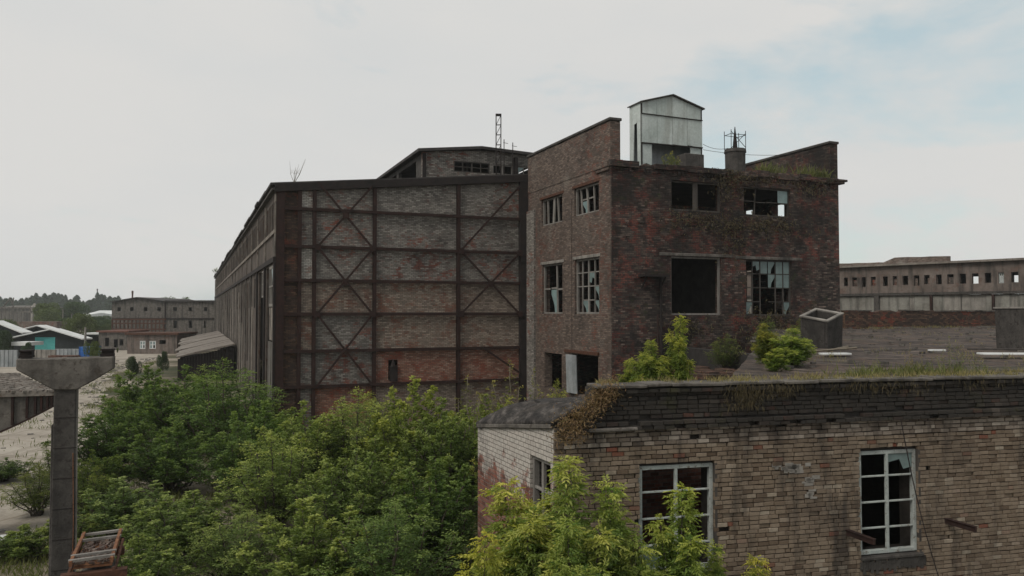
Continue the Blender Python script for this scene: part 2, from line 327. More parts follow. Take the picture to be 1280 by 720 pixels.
def glass_mat(name, col, rough=.35, alpha=.75):
    m = NT(name); f = m.noise(3, 6, .6); m.col(m.ramp(f, [(.3, [x * .6 for x in col]), (.7, col)])); m.rough(rough); m.b.inputs['Specular IOR Level'].default_value = .6
    tr = m.n('BsdfTransparent', {0: (.8, .88, .86, 1)}); m.t.links.new(m.n('MixShader', {0: alpha, 1: tr, 2: m.b.outputs[0]}), m.out.inputs[0]); return m.m
M['ground'] = ground_mat(); M['road'] = road_mat(); M['felt'] = felt_mat(); M['felt_dark'] = felt_dark_mat()
M['brick_fore'] = brick_geo_mat('silicate_brick', [(0, (.1, .07, .048)), (.08, (.15, .112, .08)), (.45, (.185, .143, .104)), (.9, (.22, .172, .128)), (.965, (.3, .255, .2)), (.985, (.15, .075, .05)), (1, (.19, .07, .045))])
M['brick_attic'] = brick_geo_mat('blackened_brick', [(0, (.035, .028, .024)), (.5, (.06, .05, .042)), (.9, (.12, .1, .085)), (.94, (.13, .045, .03)), (1, (.15, .055, .035))], dark=.9)
M['brick_rim'] = brick_geo_mat('pale_course_brick', [(0, (.11, .085, .066)), (.4, (.2, .163, .132)), (.8, (.28, .235, .195)), (1, (.37, .32, .27))])
M['leaf'] = leaf_mat('shrub_leaf', (.042, .072, .018), (.17, .225, .065), (.36, .38, .11))
M['leaf_near'] = leaf_mat('ash_leaved_maple_leaf', (.06, .11, .024), (.19, .26, .06), (.52, .5, .12), .42)
M['leaf_dry'] = leaf_mat('dry_leaf', (.1, .055, .03), (.2, .12, .065), (.3, .22, .11), .2)
M['grass'] = leaf_mat('dry_grass', (.1, .1, .035), (.2, .17, .07), (.34, .28, .13), .2)
M['hang'] = leaf_mat('withered_grass', (.045, .04, .02), (.09, .07, .035), (.14, .1, .05), .15)
M['weed'] = leaf_mat('weed_leaf', (.06, .085, .025), (.13, .15, .05), (.24, .22, .08), .3)
M['conifer'] = leaf_mat('far_crown_leaf', (.03, .05, .028), (.05, .075, .034), (.08, .1, .04), .2)
M['bark'] = rough_mat('bark', (.05, .04, .03), (.12, .1, .08), 8)
M['twig'] = rough_mat('pale_twig', (.12, .1, .075), (.22, .19, .15), 8)
M['tin'] = rough_mat('weathered_pale_sheet', (.36, .41, .39), (.52, .565, .545), .9, streak=.45, bump=.15, rough=.55, st_col=(.22, .22, .19))
M['glass'] = glass_mat('sky_tinted_dirty_glass', (.26, .36, .36), .3, .8)  # pale teal puts the reflected sky into the pane colour
M['glass_pale'] = glass_mat('sky_tinted_window_sheet', (.17, .235, .23), .5, .92)  # sky gleam on the panes painted as pale teal here too
M['teal'] = rough_mat('teal_sheet', (.06, .3, .3), (.1, .4, .38), .5, rough=.6)
M['blue'] = rough_mat('blue_paint', (.02, .09, .32), (.03, .14, .42), .5, rough=.5)
M['white_sheet'] = rough_mat('white_roof_sheet', (.5, .52, .52), (.66, .67, .66), .1, rough=.6, bump=.1)
M['navy'] = rough_mat('dark_sheet', (.015, .02, .022), (.03, .035, .038), .5)
M['fence_metal'] = rough_mat('galvanised_sheet', (.2, .22, .23), (.34, .36, .37), 1, rough=.5, streak=.3)
M['far_panel'] = rough_mat('grimy_pale_panel', (.13, .12, .105), (.25, .245, .22), .7, streak=.6)
M['far_wall'] = rough_mat('grimy_pinkish_render', (.09, .072, .062), (.19, .157, .138), .5, streak=.8, bump=.4, spots=(.12, .08, .065))
M['red_brown'] = rough_mat('red_brown_paint', (.1, .045, .035), (.16, .08, .06), 2)

# ------------------------------------------------------------ ground and road
mb = MB(); nr_ = 64
gv = [(0, 350, 0)] + [(900 * math.cos(2 * math.pi * k / nr_), 350 + 900 * math.sin(2 * math.pi * k / nr_), 0) for k in range(nr_)]
mb.add(gv, [(0, k + 1, (k + 1) % nr_ + 1) for k in range(nr_)]); tag(mb.build('ground', M['ground']), kind='structure')
rr = random.Random(3)
edge = [(-58, 135), (-50, 110), (-43, 84), (-36, 68), (-28.5, 54), (-22.5, 44), (-18.5, 36), (-15.5, 30), (-13.5, 25), (-13.2, 20), (-16, 17.5), (-22, 17), (-35, 19), (-70, 22)]
pts = []
for (a, b) in zip(edge, edge[1:]):
    for k in range(8):
        t = k / 8; pts.append((a[0] + (b[0] - a[0]) * t + rr.uniform(-.5, .5), a[1] + (b[1] - a[1]) * t + rr.uniform(-.6, .6), .004))
pts += [(-120, 30, .004), (-120, 135, .004)]
mb = MB(); mb.add(pts[::-1], [tuple(range(len(pts)))]); tag(mb.build('road', M['road']), kind='structure')

# ------------------------------------------------------------ windows
def window(parent, o, d, inn, a0, a1, z0, z1, nx, nz, mat, glass=None, fr=.07, bar=.035, depth=.12, inset=.12, missing=0., tilt=0., seed=0, panes=()):
    """timber/steel sash standing in a hole of the wall that starts at o and runs along d; 'inn' points indoors; (i,j) in panes get glass"""
    r = random.Random(seed); o, d, inn = Vector(o), Vector(d), Vector(inn); b = o + inn * inset; m = MB()
    P = lambda a, z: b + d * a + UP * z
    g = .004
    m.obox(P(a0 + g, z0 + g), d * fr, inn * depth, UP * (z1 - z0 - 2 * g)); m.obox(P(a1 - fr - g, z0 + g), d * fr, inn * depth, UP * (z1 - z0 - 2 * g))
    m.obox(P(a0 + fr + g, z0 + g), d * (a1 - a0 - 2 * fr - 2 * g), inn * depth, UP * fr); m.obox(P(a0 + fr + g, z1 - fr - g), d * (a1 - a0 - 2 * fr - 2 * g), inn * depth, UP * fr)
    for i in range(1, nx):
        x = a0 + (a1 - a0) * i / nx; w_ = bar * (1.8 if i * 2 == nx else 1)
        if r.random() < missing: continue
        dx = r.uniform(-tilt, tilt)
        m.obox(P(x - w_ / 2, z0 + fr), d * w_, inn * (depth * .6), UP * (z1 - z0 - 2 * fr) + d * dx)
    for j in range(1, nz):
        z = z0 + (z1 - z0) * j / nz
        for i in range(nx):
            if r.random() < missing: continue
            xa = a0 + (a1 - a0) * i / nx + bar; xb = a0 + (a1 - a0) * (i + 1) / nx - bar
            m.obox(P(xa, z - bar / 2 + r.uniform(-tilt, tilt) * .4) + inn * .015, d * (xb - xa), inn * (depth * .5), UP * bar)
    f = m.build('window', mat, parent, bevel=.006 if (a1 - a0) < 2 and nx < 3 else 0)
    if glass and panes:
        for (i, j, cut) in panes:
            xa = a0 + (a1 - a0) * i / nx + bar * .6; xb = a0 + (a1 - a0) * (i + 1) / nx - bar * .6; za = z0 + (z1 - z0) * j / nz + bar * .5; zb = z0 + (z1 - z0) * (j + 1) / nz - bar * .5
            q = [(xa, za), (xb, za), (xb, zb), (xa, zb)]
            if cut == 1: q = [(xa, za + (zb - za) * .5), (xa + (xb - xa) * .45, za + (zb - za) * .62), (xa + (xb - xa) * .6, za + (zb - za) * .2), (xb, za + .3 * (zb - za)), (xb, zb), (xa, zb)]
            if cut == 2: q = [(xa, za), (xa + (xb - xa) * .4, za), (xa + (xb - xa) * .5, za + (zb - za) * .35), (xb, za + (zb - za) * .8), (xb, zb), (xa, zb)]
            pm = MB(); pm.prism([P(x, z) + inn * .03 for x, z in q], inn * .005); pm.build('pane', glass, f)
    return f

# ------------------------------------------------------------ the brick tower
T0 = Vector((4.9, 38.1, 0)); TL = 14.65; TD = 10.3; ZT = H + 7.55; ZP = H + 9.5
tower = thing('brick_tower_building', 'tall soot-blackened red brick block with two rows of empty windows and raised side parapets', 'building', T0)
fw = [(3.49, 6.6, H + 5.2, H + 6.75), (8.05, 11.2, H + 5.15, H + 6.7), (3.45, 6.55, H - .16, H + 2.85), (8.15, 11.25, H - .2, H + 2.8), (3.9, 5.2, .0, 2.0)]
m = MB(); wall(m, T0, U, V, TL, 0, lambda a: ZT - .1 * math.sin(a * 1.3) ** 2, .5, fw, rag=.22, step=.4, seed=2)
rr = random.Random(1)
for k in range(60):   # bricks that stand proud where the face has spalled
    a = rr.uniform(.3, TL - .3); z = rr.choice([rr.uniform(3, H - .8), rr.uniform(H + 3.1, H + 4.6), rr.uniform(H + 6.9, ZT - .6)])
    m.obox(T0 + U * a - V * rr.uniform(.02, .06) + UP * z, U * .25, V * .1, UP * .075)
m.build('wall', M['tower_front'], tower)
sw = [(1.28, 4.03, H + 5.14, H + 6.64), (5.5, 8.3, H + 5.05, H + 6.6), (1.28, 4.0, H - .1, H + 2.8), (5.5, 8.2, H - .1, H + 2.75), (1.4, 4.6, H - 4.4, H - 2.25), (5.6, 7.9, H - 4.4, H - 2.35)]
m = MB(); wall(m, T0 + V * .502, V, U, TD - .502, 0, ZT - .3, .5, [(a - .502, b - .502, c, e) for a, b, c, e in sw]); m.build('wall', M['tower_side'], tower)
bw_ = []
m = MB(); wall(m, T0 + V * (TD - .004) + U * .502, U, -V, TL - 1.004, 0, ZT - .3, .4, bw_); m.build('wall', M['tower_front'], tower)
m = MB(); wall(m, T0 + U * TL + V * .502, V, -U, TD - .502, 0, ZT - .3, .5, [(2.8, 4.4, H + 5.1, H + 6.65), (6.2, 7.4, H + 5.1, H + 6.65), (3.4, 4.1, H + .2, H + 1.2), (6.3, 7.4, H - .1, H + 2.7)]); m.build('wall', M['tower_front'], tower)
# side parapets, level, ending in a step above the front
for k, (ua, ub, mt) in enumerate(((-.02, .55, 'tower_side'), (TL - .53, TL + .02, 'tower_front'))):
    m = MB(); wall(m, T0 + U * ua + V * .06, V, U, TD - .1, ZT - .29, ZP, ub - ua, rag=.05, step=.5, seed=k); m.build('parapet', M[mt], tower)
    m = MB(); m.obox(T0 + U * (ua - .07) + V * 0 + UP * (ZP + .003), U * (ub - ua + .14), V * TD, UP * .14); m.build('coping', M['concrete_dark'], tower, bevel=.02)
# corbelled cornice with bites out of it
rr = random.Random(5)
m = MB(); a = -.15
while a < TL + .2:
    l = rr.uniform(.3, 1.0)
    if rr.random() > .12 or a < .6: m.obox(T0 + U * a - V * (.1 + rr.random() * .08) + UP * (ZT - .30 - rr.random() * .06), U * min(l, TL + .35 - a), V * (.7 if a > .7 else .2), UP * (.26 + rr.random() * .1))
    a += l
for a in np.arange(.2, TL, .26):
    if rr.random() > .35: m.obox(T0 + U * float(a) - V * .06 + UP * (ZT - .52 - rr.random() * .03), U * .13, V * .1, UP * .2)
m.obox(T0 + U * (TL - .5) - V * .2 + UP * (ZT - .2), U * 1.0, V * .5, UP * .12)
m.build('cornice', M['tower_front'], tower, bevel=.015)
m = MB(); m.obox(T0 + U * -.14 + V * .16 + UP * (ZT - .34), U * .117, V * 1.5, UP * .3); m.obox(T0 + U * -.1 + V * .16 + UP * (ZT - .5), U * .08, V * 1.3, UP * .156); m.build('cornice', M['tower_side'], tower, bevel=.015)
m = MB(); m.obox(T0 + U * .505 + V * .505 + UP * (ZT - .5), U * (TL - 1.01), V * (TD - 1.0), UP * .25); m.build('roof', M['roof'], tower)
m = MB()
for z in (H - .9, H + 3.7): m.obox(T0 + U * .505 + V * .505 + UP * z, U * (TL - 1.01), V * (TD - 1.0), UP * .25)
m.obox(T0 + U * 7.2 + V * .51 + UP * 0, U * .3, V * 9.3, UP * (H + 3.6)); m.build('floor', M['interior'], tower)
# corner pier and pilaster where the hall joins
m = MB(); m.obox(T0 - U * .12 + V * (TD - 1.15), U * .13, V * 1.1, UP * (ZT - 1.4)); m.build('pilaster', M['panel_grey'], tower)
m = MB(); m.obox(T0 - U * .05 + V * .0, U * .055, V * 1.1, UP * (ZT - .8)); m.obox(T0 - U * .045 + V * 4.3, U * .05, V * .9, UP * (ZT - 1.4)); m.build('pilaster', M['tower_side'], tower)
# lintels and sills
for (a0, a1, z0, z1) in fw[:4]:
    if z1 < H + 4:
        m = MB(); m.obox(T0 + U * (a0 - .7) - V * .05 + UP * (z1 + .004), U * (a1 - a0 + 1.4), V * .3, UP * .16); m.build('lintel', M['concrete'], tower, bevel=.02)
for (a0, a1, z0, z1) in sw[:4]:
    m = MB(); m.obox(T0 + V * (a0 - .2) - U * .04 + UP * (z1 + .004), V * (a1 - a0 + .4), U * .3, UP * .17); m.build('lintel', M['rust_dark' if z1 > H + 4 else 'concrete_pale'], tower, bevel=.02)
window(tower, T0, U, V, *fw[0], 2, 1, M['wood_dark'], fr=.09, bar=.16, seed=1)
window(tower, T0, U, V, *fw[1], 4, 2, M['wood_dark'], M['glass'], fr=.08, bar=.05, missing=.3, tilt=.1, seed=2, panes=[(3, 1, 0)])
window(tower, T0, U, V, *fw[2], 1, 1, M['wood_grey'], fr=.09, seed=3)
window(tower, T0, U, V, *fw[3], 6, 4, M['wood_dark'], M['glass_pale'], fr=.08, bar=.05, missing=.15, seed=4,
       panes=[(1, 3, 1), (2, 3, 0), (3, 3, 2), (4, 3, 0), (5, 3, 0), (3, 2, 2), (4, 2, 0), (5, 2, 0), (0, 0, 2), (5, 0, 2)])
window(tower, T0, V, U, *sw[0], 4, 2, M['wood_grey'], M['glass'], fr=.09, bar=.07, missing=.2, tilt=.2, seed=5, panes=[(2, 0, 2)])
window(tower, T0, V, U, *sw[1], 4, 1, M['wood_grey'], fr=.08, bar=.13, tilt=.25, seed=6)
window(tower, T0, V, U, *sw[2], 4, 4, M['wood_grey'], M['glass_pale'], fr=.09, bar=.06, missing=.1, seed=7, panes=[(1, 2, 1), (0, 0, 2), (2, 0, 2), (0, 1, 2)])
window(tower, T0, V, U, *sw[3], 3, 2, M['wood_grey'], M['glass'], fr=.08, bar=.1, missing=.2, tilt=.1, seed=8, panes=[(1, 0, 2)])
m = MB(); m.obox(T0 + V * 3.55 - U * .12 + UP * (H - 4.35), V * 1.0 - U * .1, U * .05, UP * 2.05 + V * .12); m.build('door', M['teal' if 0 else 'fence_metal'], tower)
m = MB(); m.prism([T0 + V * 1.45 + U * .1 + UP * (H - 3.4), T0 + V * 3.2 + U * .1 + UP * (H - 4.3), T0 + V * 1.45 + U * .1 + UP * (H - 4.3)], U * .06); m.build('door', M['steel_black'], tower)
m = MB(); m.obox(T0 + V * 1.3 - U * .1 + UP * (H - 2.2), V * 3.8, U * .12, UP * .16 + V * .0); m.build('lintel', M['rust_dark'], tower)
# iron canopy, pole and blocked flue on the front
m = MB(); m.obox(T0 + U * 1.5 - V * .55 + UP * (H + 1.75), U * 1.5, V * .54, UP * .1); m.bar(T0 + U * 1.7 - V * .5 + UP * (H + 1.75), T0 + U * 1.7 - V * .01 + UP * (H + 1.2), .06); m.bar(T0 + U * 2.8 - V * .5 + UP * (H + 1.75), T0 + U * 2.8 - V * .01 + UP * (H + 1.2), .06); m.build('canopy', M['steel_black'], tower)
m = MB(); m.tube([T0 + U * 2.75 - V * .12 + UP * (H + 1.7), T0 + U * 2.75 - V * .12 + UP * (H - 1.3), T0 + U * 2.78 - V * .14 + UP * (H - 2.6)], .07, 8); m.build('downpipe', M['steel_black'], tower)
m = MB(); m.tube([T0 + U * 1.6 - V * 1.6 + UP * (H - 4), T0 + U * 1.6 - V * 1.6 + UP * (H - .1)], .05, 6); tag(m.build('iron_post', M['steel']), 'thin upright rusty iron pole close to the brick tower corner', 'post')
# ledge low on the front and a whitish stub wall
m = MB(); m.obox(T0 + U * 3.0 - V * 1.9 + UP * 0, U * 4.8, V * .35, UP * (H - 2.95)); q = m.build('stub_wall', M['whitewash']); tag(q, 'low whitish ruined brick wall under a rusty beam in front of the tower', 'wall')
m = MB(); m.ibeam(T0 + U * 2.4 - V * 1.75 + UP * (H - 2.8), T0 + U * 8.4 - V * 1.75 + UP * (H - 2.85), .2, .26, UP); tag(m.build('steel_beam', M['rust_dark']), 'rusty brown steel beam lying on the whitish stub wall', 'beam')

# roof hut
HB = W(803, 190, 45); HB.z = ZT - .25
hut = thing('roof_hut', 'pale green-white sheet metal hut with gabled roof on the tower top', 'hut', HB)
hw, hd = 4.25, 1.25; ze, za, zb = H + 12.25, H + 12.85, H + 9.9
def hp(a, b, z): return HB + U * a + V * b + UP * (z - HB.z)
m = MB()
n_ = 4
for i in range(n_):      # upright sheets
    xa, xb = hw * i / n_, hw * (i + 1) / n_ - .02; f = lambda x: ze + (za - ze) * (1 - abs(x / hw * 2 - 1))
    xm = hw / 2
    pl = [hp(xa, 0, H + 11.62), hp(xb, 0, H + 11.6), hp(xb, 0, f(xb)), hp(xa, 0, f(xa))]; m.prism(pl, V * .05)
    pl = [hp(xa, -.03, zb + .03 * i % 2), hp(xb, -.03, zb), hp(xb, -.03, H + 11.56), hp(xa, -.03, H + 11.58)]; m.prism(pl, V * .05)
m.build('wall', M['tin'], hut)
m = MB(); m.prism([hp(0, 0, HB.z), hp(.7, 0, HB.z), hp(.7, 0, zb - .04), hp(0, 0, zb - .03)], V * .05); m.build('wall', M['tin'], hut); m = MB(); m.prism([hp(2.9, 0, HB.z), hp(hw, 0, HB.z), hp(hw, 0, zb - .55), hp(2.9, 0, zb - .5)], V * .05)
m.prism([hp(3.4, 0, zb - .5), hp(hw, 0, zb - .5), hp(hw, 0, zb - .03), hp(3.4, 0, zb - .03)], V * .05); m.build('wall', M['tin'], hut)
m = MB(); m.prism([hp(-.003, .05, H + 11.2), hp(-.003, hd, H + 11.0), hp(-.003, hd, ze), hp(-.003, .05, ze)], U * -.05); m.prism([hp(-.003, .05, HB.z), hp(-.003, .32, HB.z), hp(-.003, .42, H + 11.2), hp(-.003, .05, H + 11.2)], U * -.05); m.prism([hp(-.003, .9, HB.z), hp(-.003, hd, HB.z), hp(-.003, hd, H + 11), hp(-.003, .75, H + 11.1)], U * -.05)
m.build('wall', M['tin'], hut)
m = MB(); m.prism([hp(hw - .003, .05, HB.z), hp(hw - .003, hd, HB.z), hp(hw - .003, hd, ze), hp(hw - .003, .05, ze)], U * -.05); m.prism([hp(.06, hd, HB.z), hp(hw - .06, hd, HB.z), hp(hw - .06, hd, ze), hp(hw / 2, hd, za), hp(.06, hd, ze)], V * -.05); m.build('wall', M['fence_metal'], hut)
m = MB(); m.prism([hp(-.12, -.15, ze - .02), hp(hw / 2, -.15, za + .02), hp(hw + .12, -.15, ze - .02), hp(hw + .12, -.15, ze + .05), hp(hw / 2, -.15, za + .09), hp(-.12, -.15, ze + .05)], V * (hd + .3)); m.build('roof', M['concrete_dark'], hut)
m = MB(); m.bar(hp(0, -.06, H + 11.59), hp(hw, -.06, H + 11.56), .05); m.bar(hp(0, -.06, zb - .03), hp(hw, -.06, zb), .06)
for x in (0.02, hw - .04): m.bar(hp(x, .02, HB.z), hp(x, .02, ze - .05), .08)
m.build('frame', M['steel_black'], hut)
# block, stack and antenna on the roof
p = W(858, 190, 42.5); m = MB(); m.obox((p.x, p.y, ZT - .25), U * 1.25, V * .9, UP * (p.z - ZT + .25)); tag(m.build('roof_block', M['concrete_dark'], bevel=.03), 'low dark concrete block beside the pale roof hut', 'block')
p = W(908, 185, 43.5)
st = thing('brick_chimney', 'stubby dark chimney stack rising from the middle of the tower roof', 'chimney', (p.x + .6, p.y, ZT - .25))
c = Vector((p.x + .62, p.y + .2, 0)); m = MB(); m.tube([c + UP * (ZT - .25), c + UP * (p.z - .2), c + UP * (p.z - .19), c + UP * p.z], [.56, .58, .63, .6], 12); m.build('shaft', M['concrete_dark'], st)
an = thing('roof_antenna_frame', 'spindly iron frame of thin rods standing on the chimney stack', 'antenna', (c.x, c.y, p.z)); an_z = p.z
m = MB(); q = [c + U * x + V * y for x, y in ((-.5, -.3), (.5, -.3), (.5, .3), (-.5, .3))]
for a in q: m.tube([a + UP * an_z, a + UP * (an_z + 1.05)], .02, 5)
m.build('leg', M['steel_black'], an)
m = MB()
for i in range(4): m.tube([q[i] + UP * (an_z + .8), q[(i + 1) % 4] + UP * (an_z + .82)], .018, 5)
m.tube([q[0] + UP * an_z, q[1] + UP * (an_z + .9)], .018, 5); m.tube([q[1] + UP * (an_z + .1), q[0] + UP * (an_z + .95)], .018, 5); m.build('brace', M['steel_black'], an)
m = MB(); m.tube([c + UP * an_z, c + UP * (an_z + .35), c + UP * (an_z + 1.3)], [.14, .12, .02], 6); m.build('rod', M['steel_black'], an)
# thin wires across the roof
m = MB()
for a_, b_, s_ in ((W(880, 179, 43.6), W(912, 184, 43.5), .15), (W(880, 186, 45), W(1046, 185, 45), .35)):
    m.tube([a_ + (b_ - a_) * t - UP * s_ * 4 * t * (1 - t) for t in np.linspace(0, 1, 12)], .012, 4)
tag(m.build('wire', M['steel_black']), 'thin slack wire strung over the tower roof from hut to right parapet', 'wire')

# ------------------------------------------------------------ the long hall
C0 = Vector((-12.8, 42, 0)); HL = 122; HW = 17.0
def aof(px): q = (px - 640) / 970; return (12.8 + 42 * q) / (.925 - .38 * q)
hall = thing('long_factory_hall', 'very long dark hall with rusty steel braced brick gable wall', 'building', C0)
ztop = lambda a: H + 6.95 + .1 * a
cols = [aof(374), aof(392.5), aof(468), aof(573), aof(655)]
rows = [H - 4.1, H - 2.15, H - .12, H + 1.74, H + 3.6, H + 5.67]
xs = [.1, cols[0], cols[1], cols[2], cols[3], cols[4]]; zs = [0] + rows + [None]
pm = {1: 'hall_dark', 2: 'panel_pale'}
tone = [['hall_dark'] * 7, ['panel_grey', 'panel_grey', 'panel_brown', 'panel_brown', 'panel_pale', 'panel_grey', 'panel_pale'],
        ['panel_red', 'panel_grey', 'panel_grey', 'panel_brown', 'panel_grey', 'panel_grey', 'panel_grey'],
        ['panel_brown', 'panel_red', 'panel_brown', 'panel_brown', 'panel_grey', 'panel_grey', 'panel_grey'],
        ['panel_brown', 'panel_red', 'panel_brown', 'panel_brown', 'panel_grey', 'panel_grey', 'panel_grey']]
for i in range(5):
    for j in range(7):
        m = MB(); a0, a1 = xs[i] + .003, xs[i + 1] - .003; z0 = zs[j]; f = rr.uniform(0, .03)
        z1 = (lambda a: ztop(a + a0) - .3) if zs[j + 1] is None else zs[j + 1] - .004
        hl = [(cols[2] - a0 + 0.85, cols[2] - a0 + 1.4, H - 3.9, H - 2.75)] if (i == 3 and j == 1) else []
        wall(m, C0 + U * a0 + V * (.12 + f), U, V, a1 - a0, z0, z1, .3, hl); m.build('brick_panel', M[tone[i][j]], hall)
m = MB(); m.obox(C0 + U * (cols[4]) + V * .15, U * (HW - cols[4]), V * .3, UP * (H + 8.3)); m.build('wall', M['panel_grey'], hall)
for k, a in enumerate([.22] + cols):
    m = MB(); wd = .42 if k == 0 else (.62 if k == 5 else .2)
    if k == 5: m.obox(C0 + U * (a - .3) - V * .1, U * .7, V * .4, UP * (ztop(a) - .05))
    else: m.ibeam(C0 + U * a + V * .04, C0 + U * a + V * .04 + UP * (ztop(a) - .25), wd, .22, V)
    m.build('column', M['steel_black' if k in (5,) else 'steel'], hall)
for j, z in enumerate(rows):
    m = MB(); m.ibeam(C0 + U * .45 - V * .02 + UP * z, C0 + U * (cols[4] - .31) - V * .02 + UP * z, .17, .16, V); m.build('girt', M['steel'], hall)
m = MB(); m.obox(C0 + U * -.1 - V * .12 + UP * (ztop(0) - .42), U * (cols[4] + .8) + UP * (.1 * (cols[4] + .8)), V * .26, UP * .42); m.build('eaves_beam', M['steel_black'], hall)
def brace(a0, z0, a1, z1):
    m = MB(); m.bar(C0 + U * a0 - V * .13 + UP * z0, C0 + U * a1 - V * .13 + UP * z1, .11, .05, up=V); m.build('brace', M['steel'], hall)
    m2 = None
cA, cB = cols[1] + .15, cols[2] - .12; cC, cD = cols[3] + .12, cols[4] - .33
for (z0, z1) in ((rows[4], H + 7.2), (rows[2], rows[4]), (rows[0], rows[2])):
    brace(cA, z0, cB, z1); brace(cA, z1, cB, z0)
brace(cC, rows[4] + .05, cD, H + 7.7); brace(cC, rows[2], cD, rows[4]); brace(cC, rows[4], cD, rows[2]); brace(cC + 1.4, rows[1], cD, rows[0] + .4)
m = MB()
for (a, z) in ((cA, rows[4]), (cB, rows[4]), (cA, rows[2]), (cB, rows[2]), (cC, rows[4]), (cD, rows[4]), (cC, rows[2]), (cD, rows[2]), ((cA + cB) / 2, (rows[4] + H + 7.2) / 2), ((cA + cB) / 2, rows[3] - .06), ((cC + cD) / 2, rows[3] - .06)):
    m = MB(); m.box(C0 + U * a - V * .17 + UP * z, (.34, .03, .34), math.atan2(U.y, U.x)); m.build('gusset_plate', M['steel'], hall)
m = MB(); m.obox(C0 + U * (cols[2] + .9) - V * .05 + UP * (H - 3.95), U * .45, V * .1, UP * .9); m.tube([C0 + U * (cols[2] + 1.1) - V * .0 + UP * (H - 3.1), C0 + U * (cols[2] + 1.1) + UP * (H - 2.7)], [.16, .03], 6); m.build('hatch', M['steel_black'], hall)

# side facade of the hall: bays
HX = -U   # outward
slot = []; big = []; s = .9
while s < HL - 1:
    slot.append((s, s + .68, H + 4.55, H + 6.15)); s += 1.0
rr = random.Random(11)
nb = 20; bl = HL / nb
for k in range(nb):
    b0 = k * bl
    if k == 0: big += [(1.0, 5.6, .3, H + 2.6)]
    elif k == 1: big += [(b0 + .5, b0 + 5.5, .3, H + 2.6)]
    else:
        n = rr.choice((2, 3)); 
        for i in range(n):
            a = b0 + .8 + i * (bl - 1.2) / n; ww = rr.uniform(.5, 1.2)
            if rr.random() < .8: big.append((a, a + ww, rr.choice((H - 4, H - 1.5, H + .3)), H + 2.4))
m = MB(); wall(m, C0 + V * .45, V, U, HL - .45, 0, H + 6.75, .13, [(a - .45, b - .45, c, e) for a, b, c, e in slot + big]); m.build('wall', M['facade'], hall)
m = MB()
for k in range(2, nb):     # pale infill sheets standing proud in the bays
    for i in range(4):
        if rr.random() < .75:
            a = k * bl + .45 + i * 1.42; z0 = rr.uniform(.2, 2); zt = H + rr.choice((-1.0, .4, 1.9, 2.55))
            hit = any(x0 < a + 1.25 and x1 > a and y0 < zt for (x0, x1, y0, y1) in big)
            if not hit: m.obox(C0 + V * a - U * .04, V * 1.25, U * .038, UP * zt)
tag(m.build('cladding', M['facade_pale'], hall), kind='stuff')
for k in range(nb + 1):
    m = MB(); m.obox(C0 + V * (k * bl) - U * .12, V * .38, U * .11, UP * (H + 2.7)); m.build('column', M['steel_black' if k < 3 else 'concrete'], hall)
    m = MB(); m.obox(C0 + V * (k * bl + .02) - U * .08, V * .16, U * .07, UP * (H + 6.4)); m.build('pilaster', M['facade_pale'], hall)
m = MB(); m.obox(C0 - U * .15 + UP * (H + 2.72), V * HL, U * .14, UP * .28); m.build('crane_beam', M['steel_black'], hall)
m = MB(); m.obox(C0 - U * .1 + UP * (H + 4.3), V * HL, U * .09, UP * .2); m.build('sill_band', M['facade_pale'], hall)
m = MB()
for a, b, z0, z1 in slot[:70]:
    m.obox(C0 + V * (a + .02) + U * .03 + UP * z0, V * .05, U * .06, UP * (z1 - z0)); m.obox(C0 + V * a + U * .1 + UP * ((z0 + z1) / 2), V * .68, U * .04, UP * .05)
m.build('window_frame', M['wood_grey'], hall)
window(hall, C0, V, U, 1.0, 3.4, H + .3, H + 2.6, 2, 2, M['wood_grey'], M['glass'], inset=-.05, fr=.16, bar=.1, seed=1, panes=[(0, 1, 2)])
m = MB(); m.obox(C0 + V * 1.0 - U * .02 + UP * (H - 1.6), V * 2.4, U * .06, UP * 1.85); m.build('cladding_panel', M['facade_pale'], hall)
for q0 in (1.3, 2.6, 3.6): m = MB(); m.obox(C0 + V * q0 - U * .03, V * .28, U * .1, UP * (H - 1.7)); m.build('mullion', M['wood_grey'], hall)
window(hall, C0, V, U, 6.6 + .1, 8.6, H + .9, H + 2.6, 2, 2, M['wood_grey'], inset=-.05, fr=.1, bar=.07, seed=2)
m = MB(); m.obox(C0 + U * .36 + V * .5, U * .4, V * (HL - 1), UP * (H + 2.5)); 
m = MB(); m.obox(C0 + U * 4.5 + V * .5, U * .2, V * (HL - 1), UP * (H + 6.5)); m.build('inner_wall', M['interior'], hall)
m = MB(); wall(m, C0 + U * HW + V * .2, V, -U, HL - .2, 0, H + 8.4, .3); m.build('wall', M['panel_grey'], hall)
m = MB(); wall(m, C0 + V * (HL - .002), U, -V, HW - .3, 0, lambda a: ztop(a) - .2, .3); m.build('wall', M['panel_grey'], hall)
# roof: ragged eave on the long side
m = MB(); e = -.3; s = -.1; top = []
while s < HL + .3:
    nx_ = s + rr.uniform(2, 7); o_ = rr.uniform(-.06, .06) ; ee = e + rr.uniform(-.12, .1)
    m.prism([C0 + U * ee + V * s + UP * (ztop(ee) + o_), C0 + U * (HW + .2) + V * s + UP * (ztop(HW + .2) + o_), C0 + U * (HW + .2) + V * s + UP * (ztop(HW + .2) + .12 + o_), C0 + U * ee + V * s + UP * (ztop(ee) + .14 + o_)], V * (min(nx_, HL + .4) - s - .004)); s = nx_
m.build('roof', M['roof'], hall)
m = MB(); m.obox(C0 - U * .25 + V * -.1 + UP * (H + 6.62), U * .245, V * HL, UP * .12); m.build('gutter', M['concrete_dark'], hall)

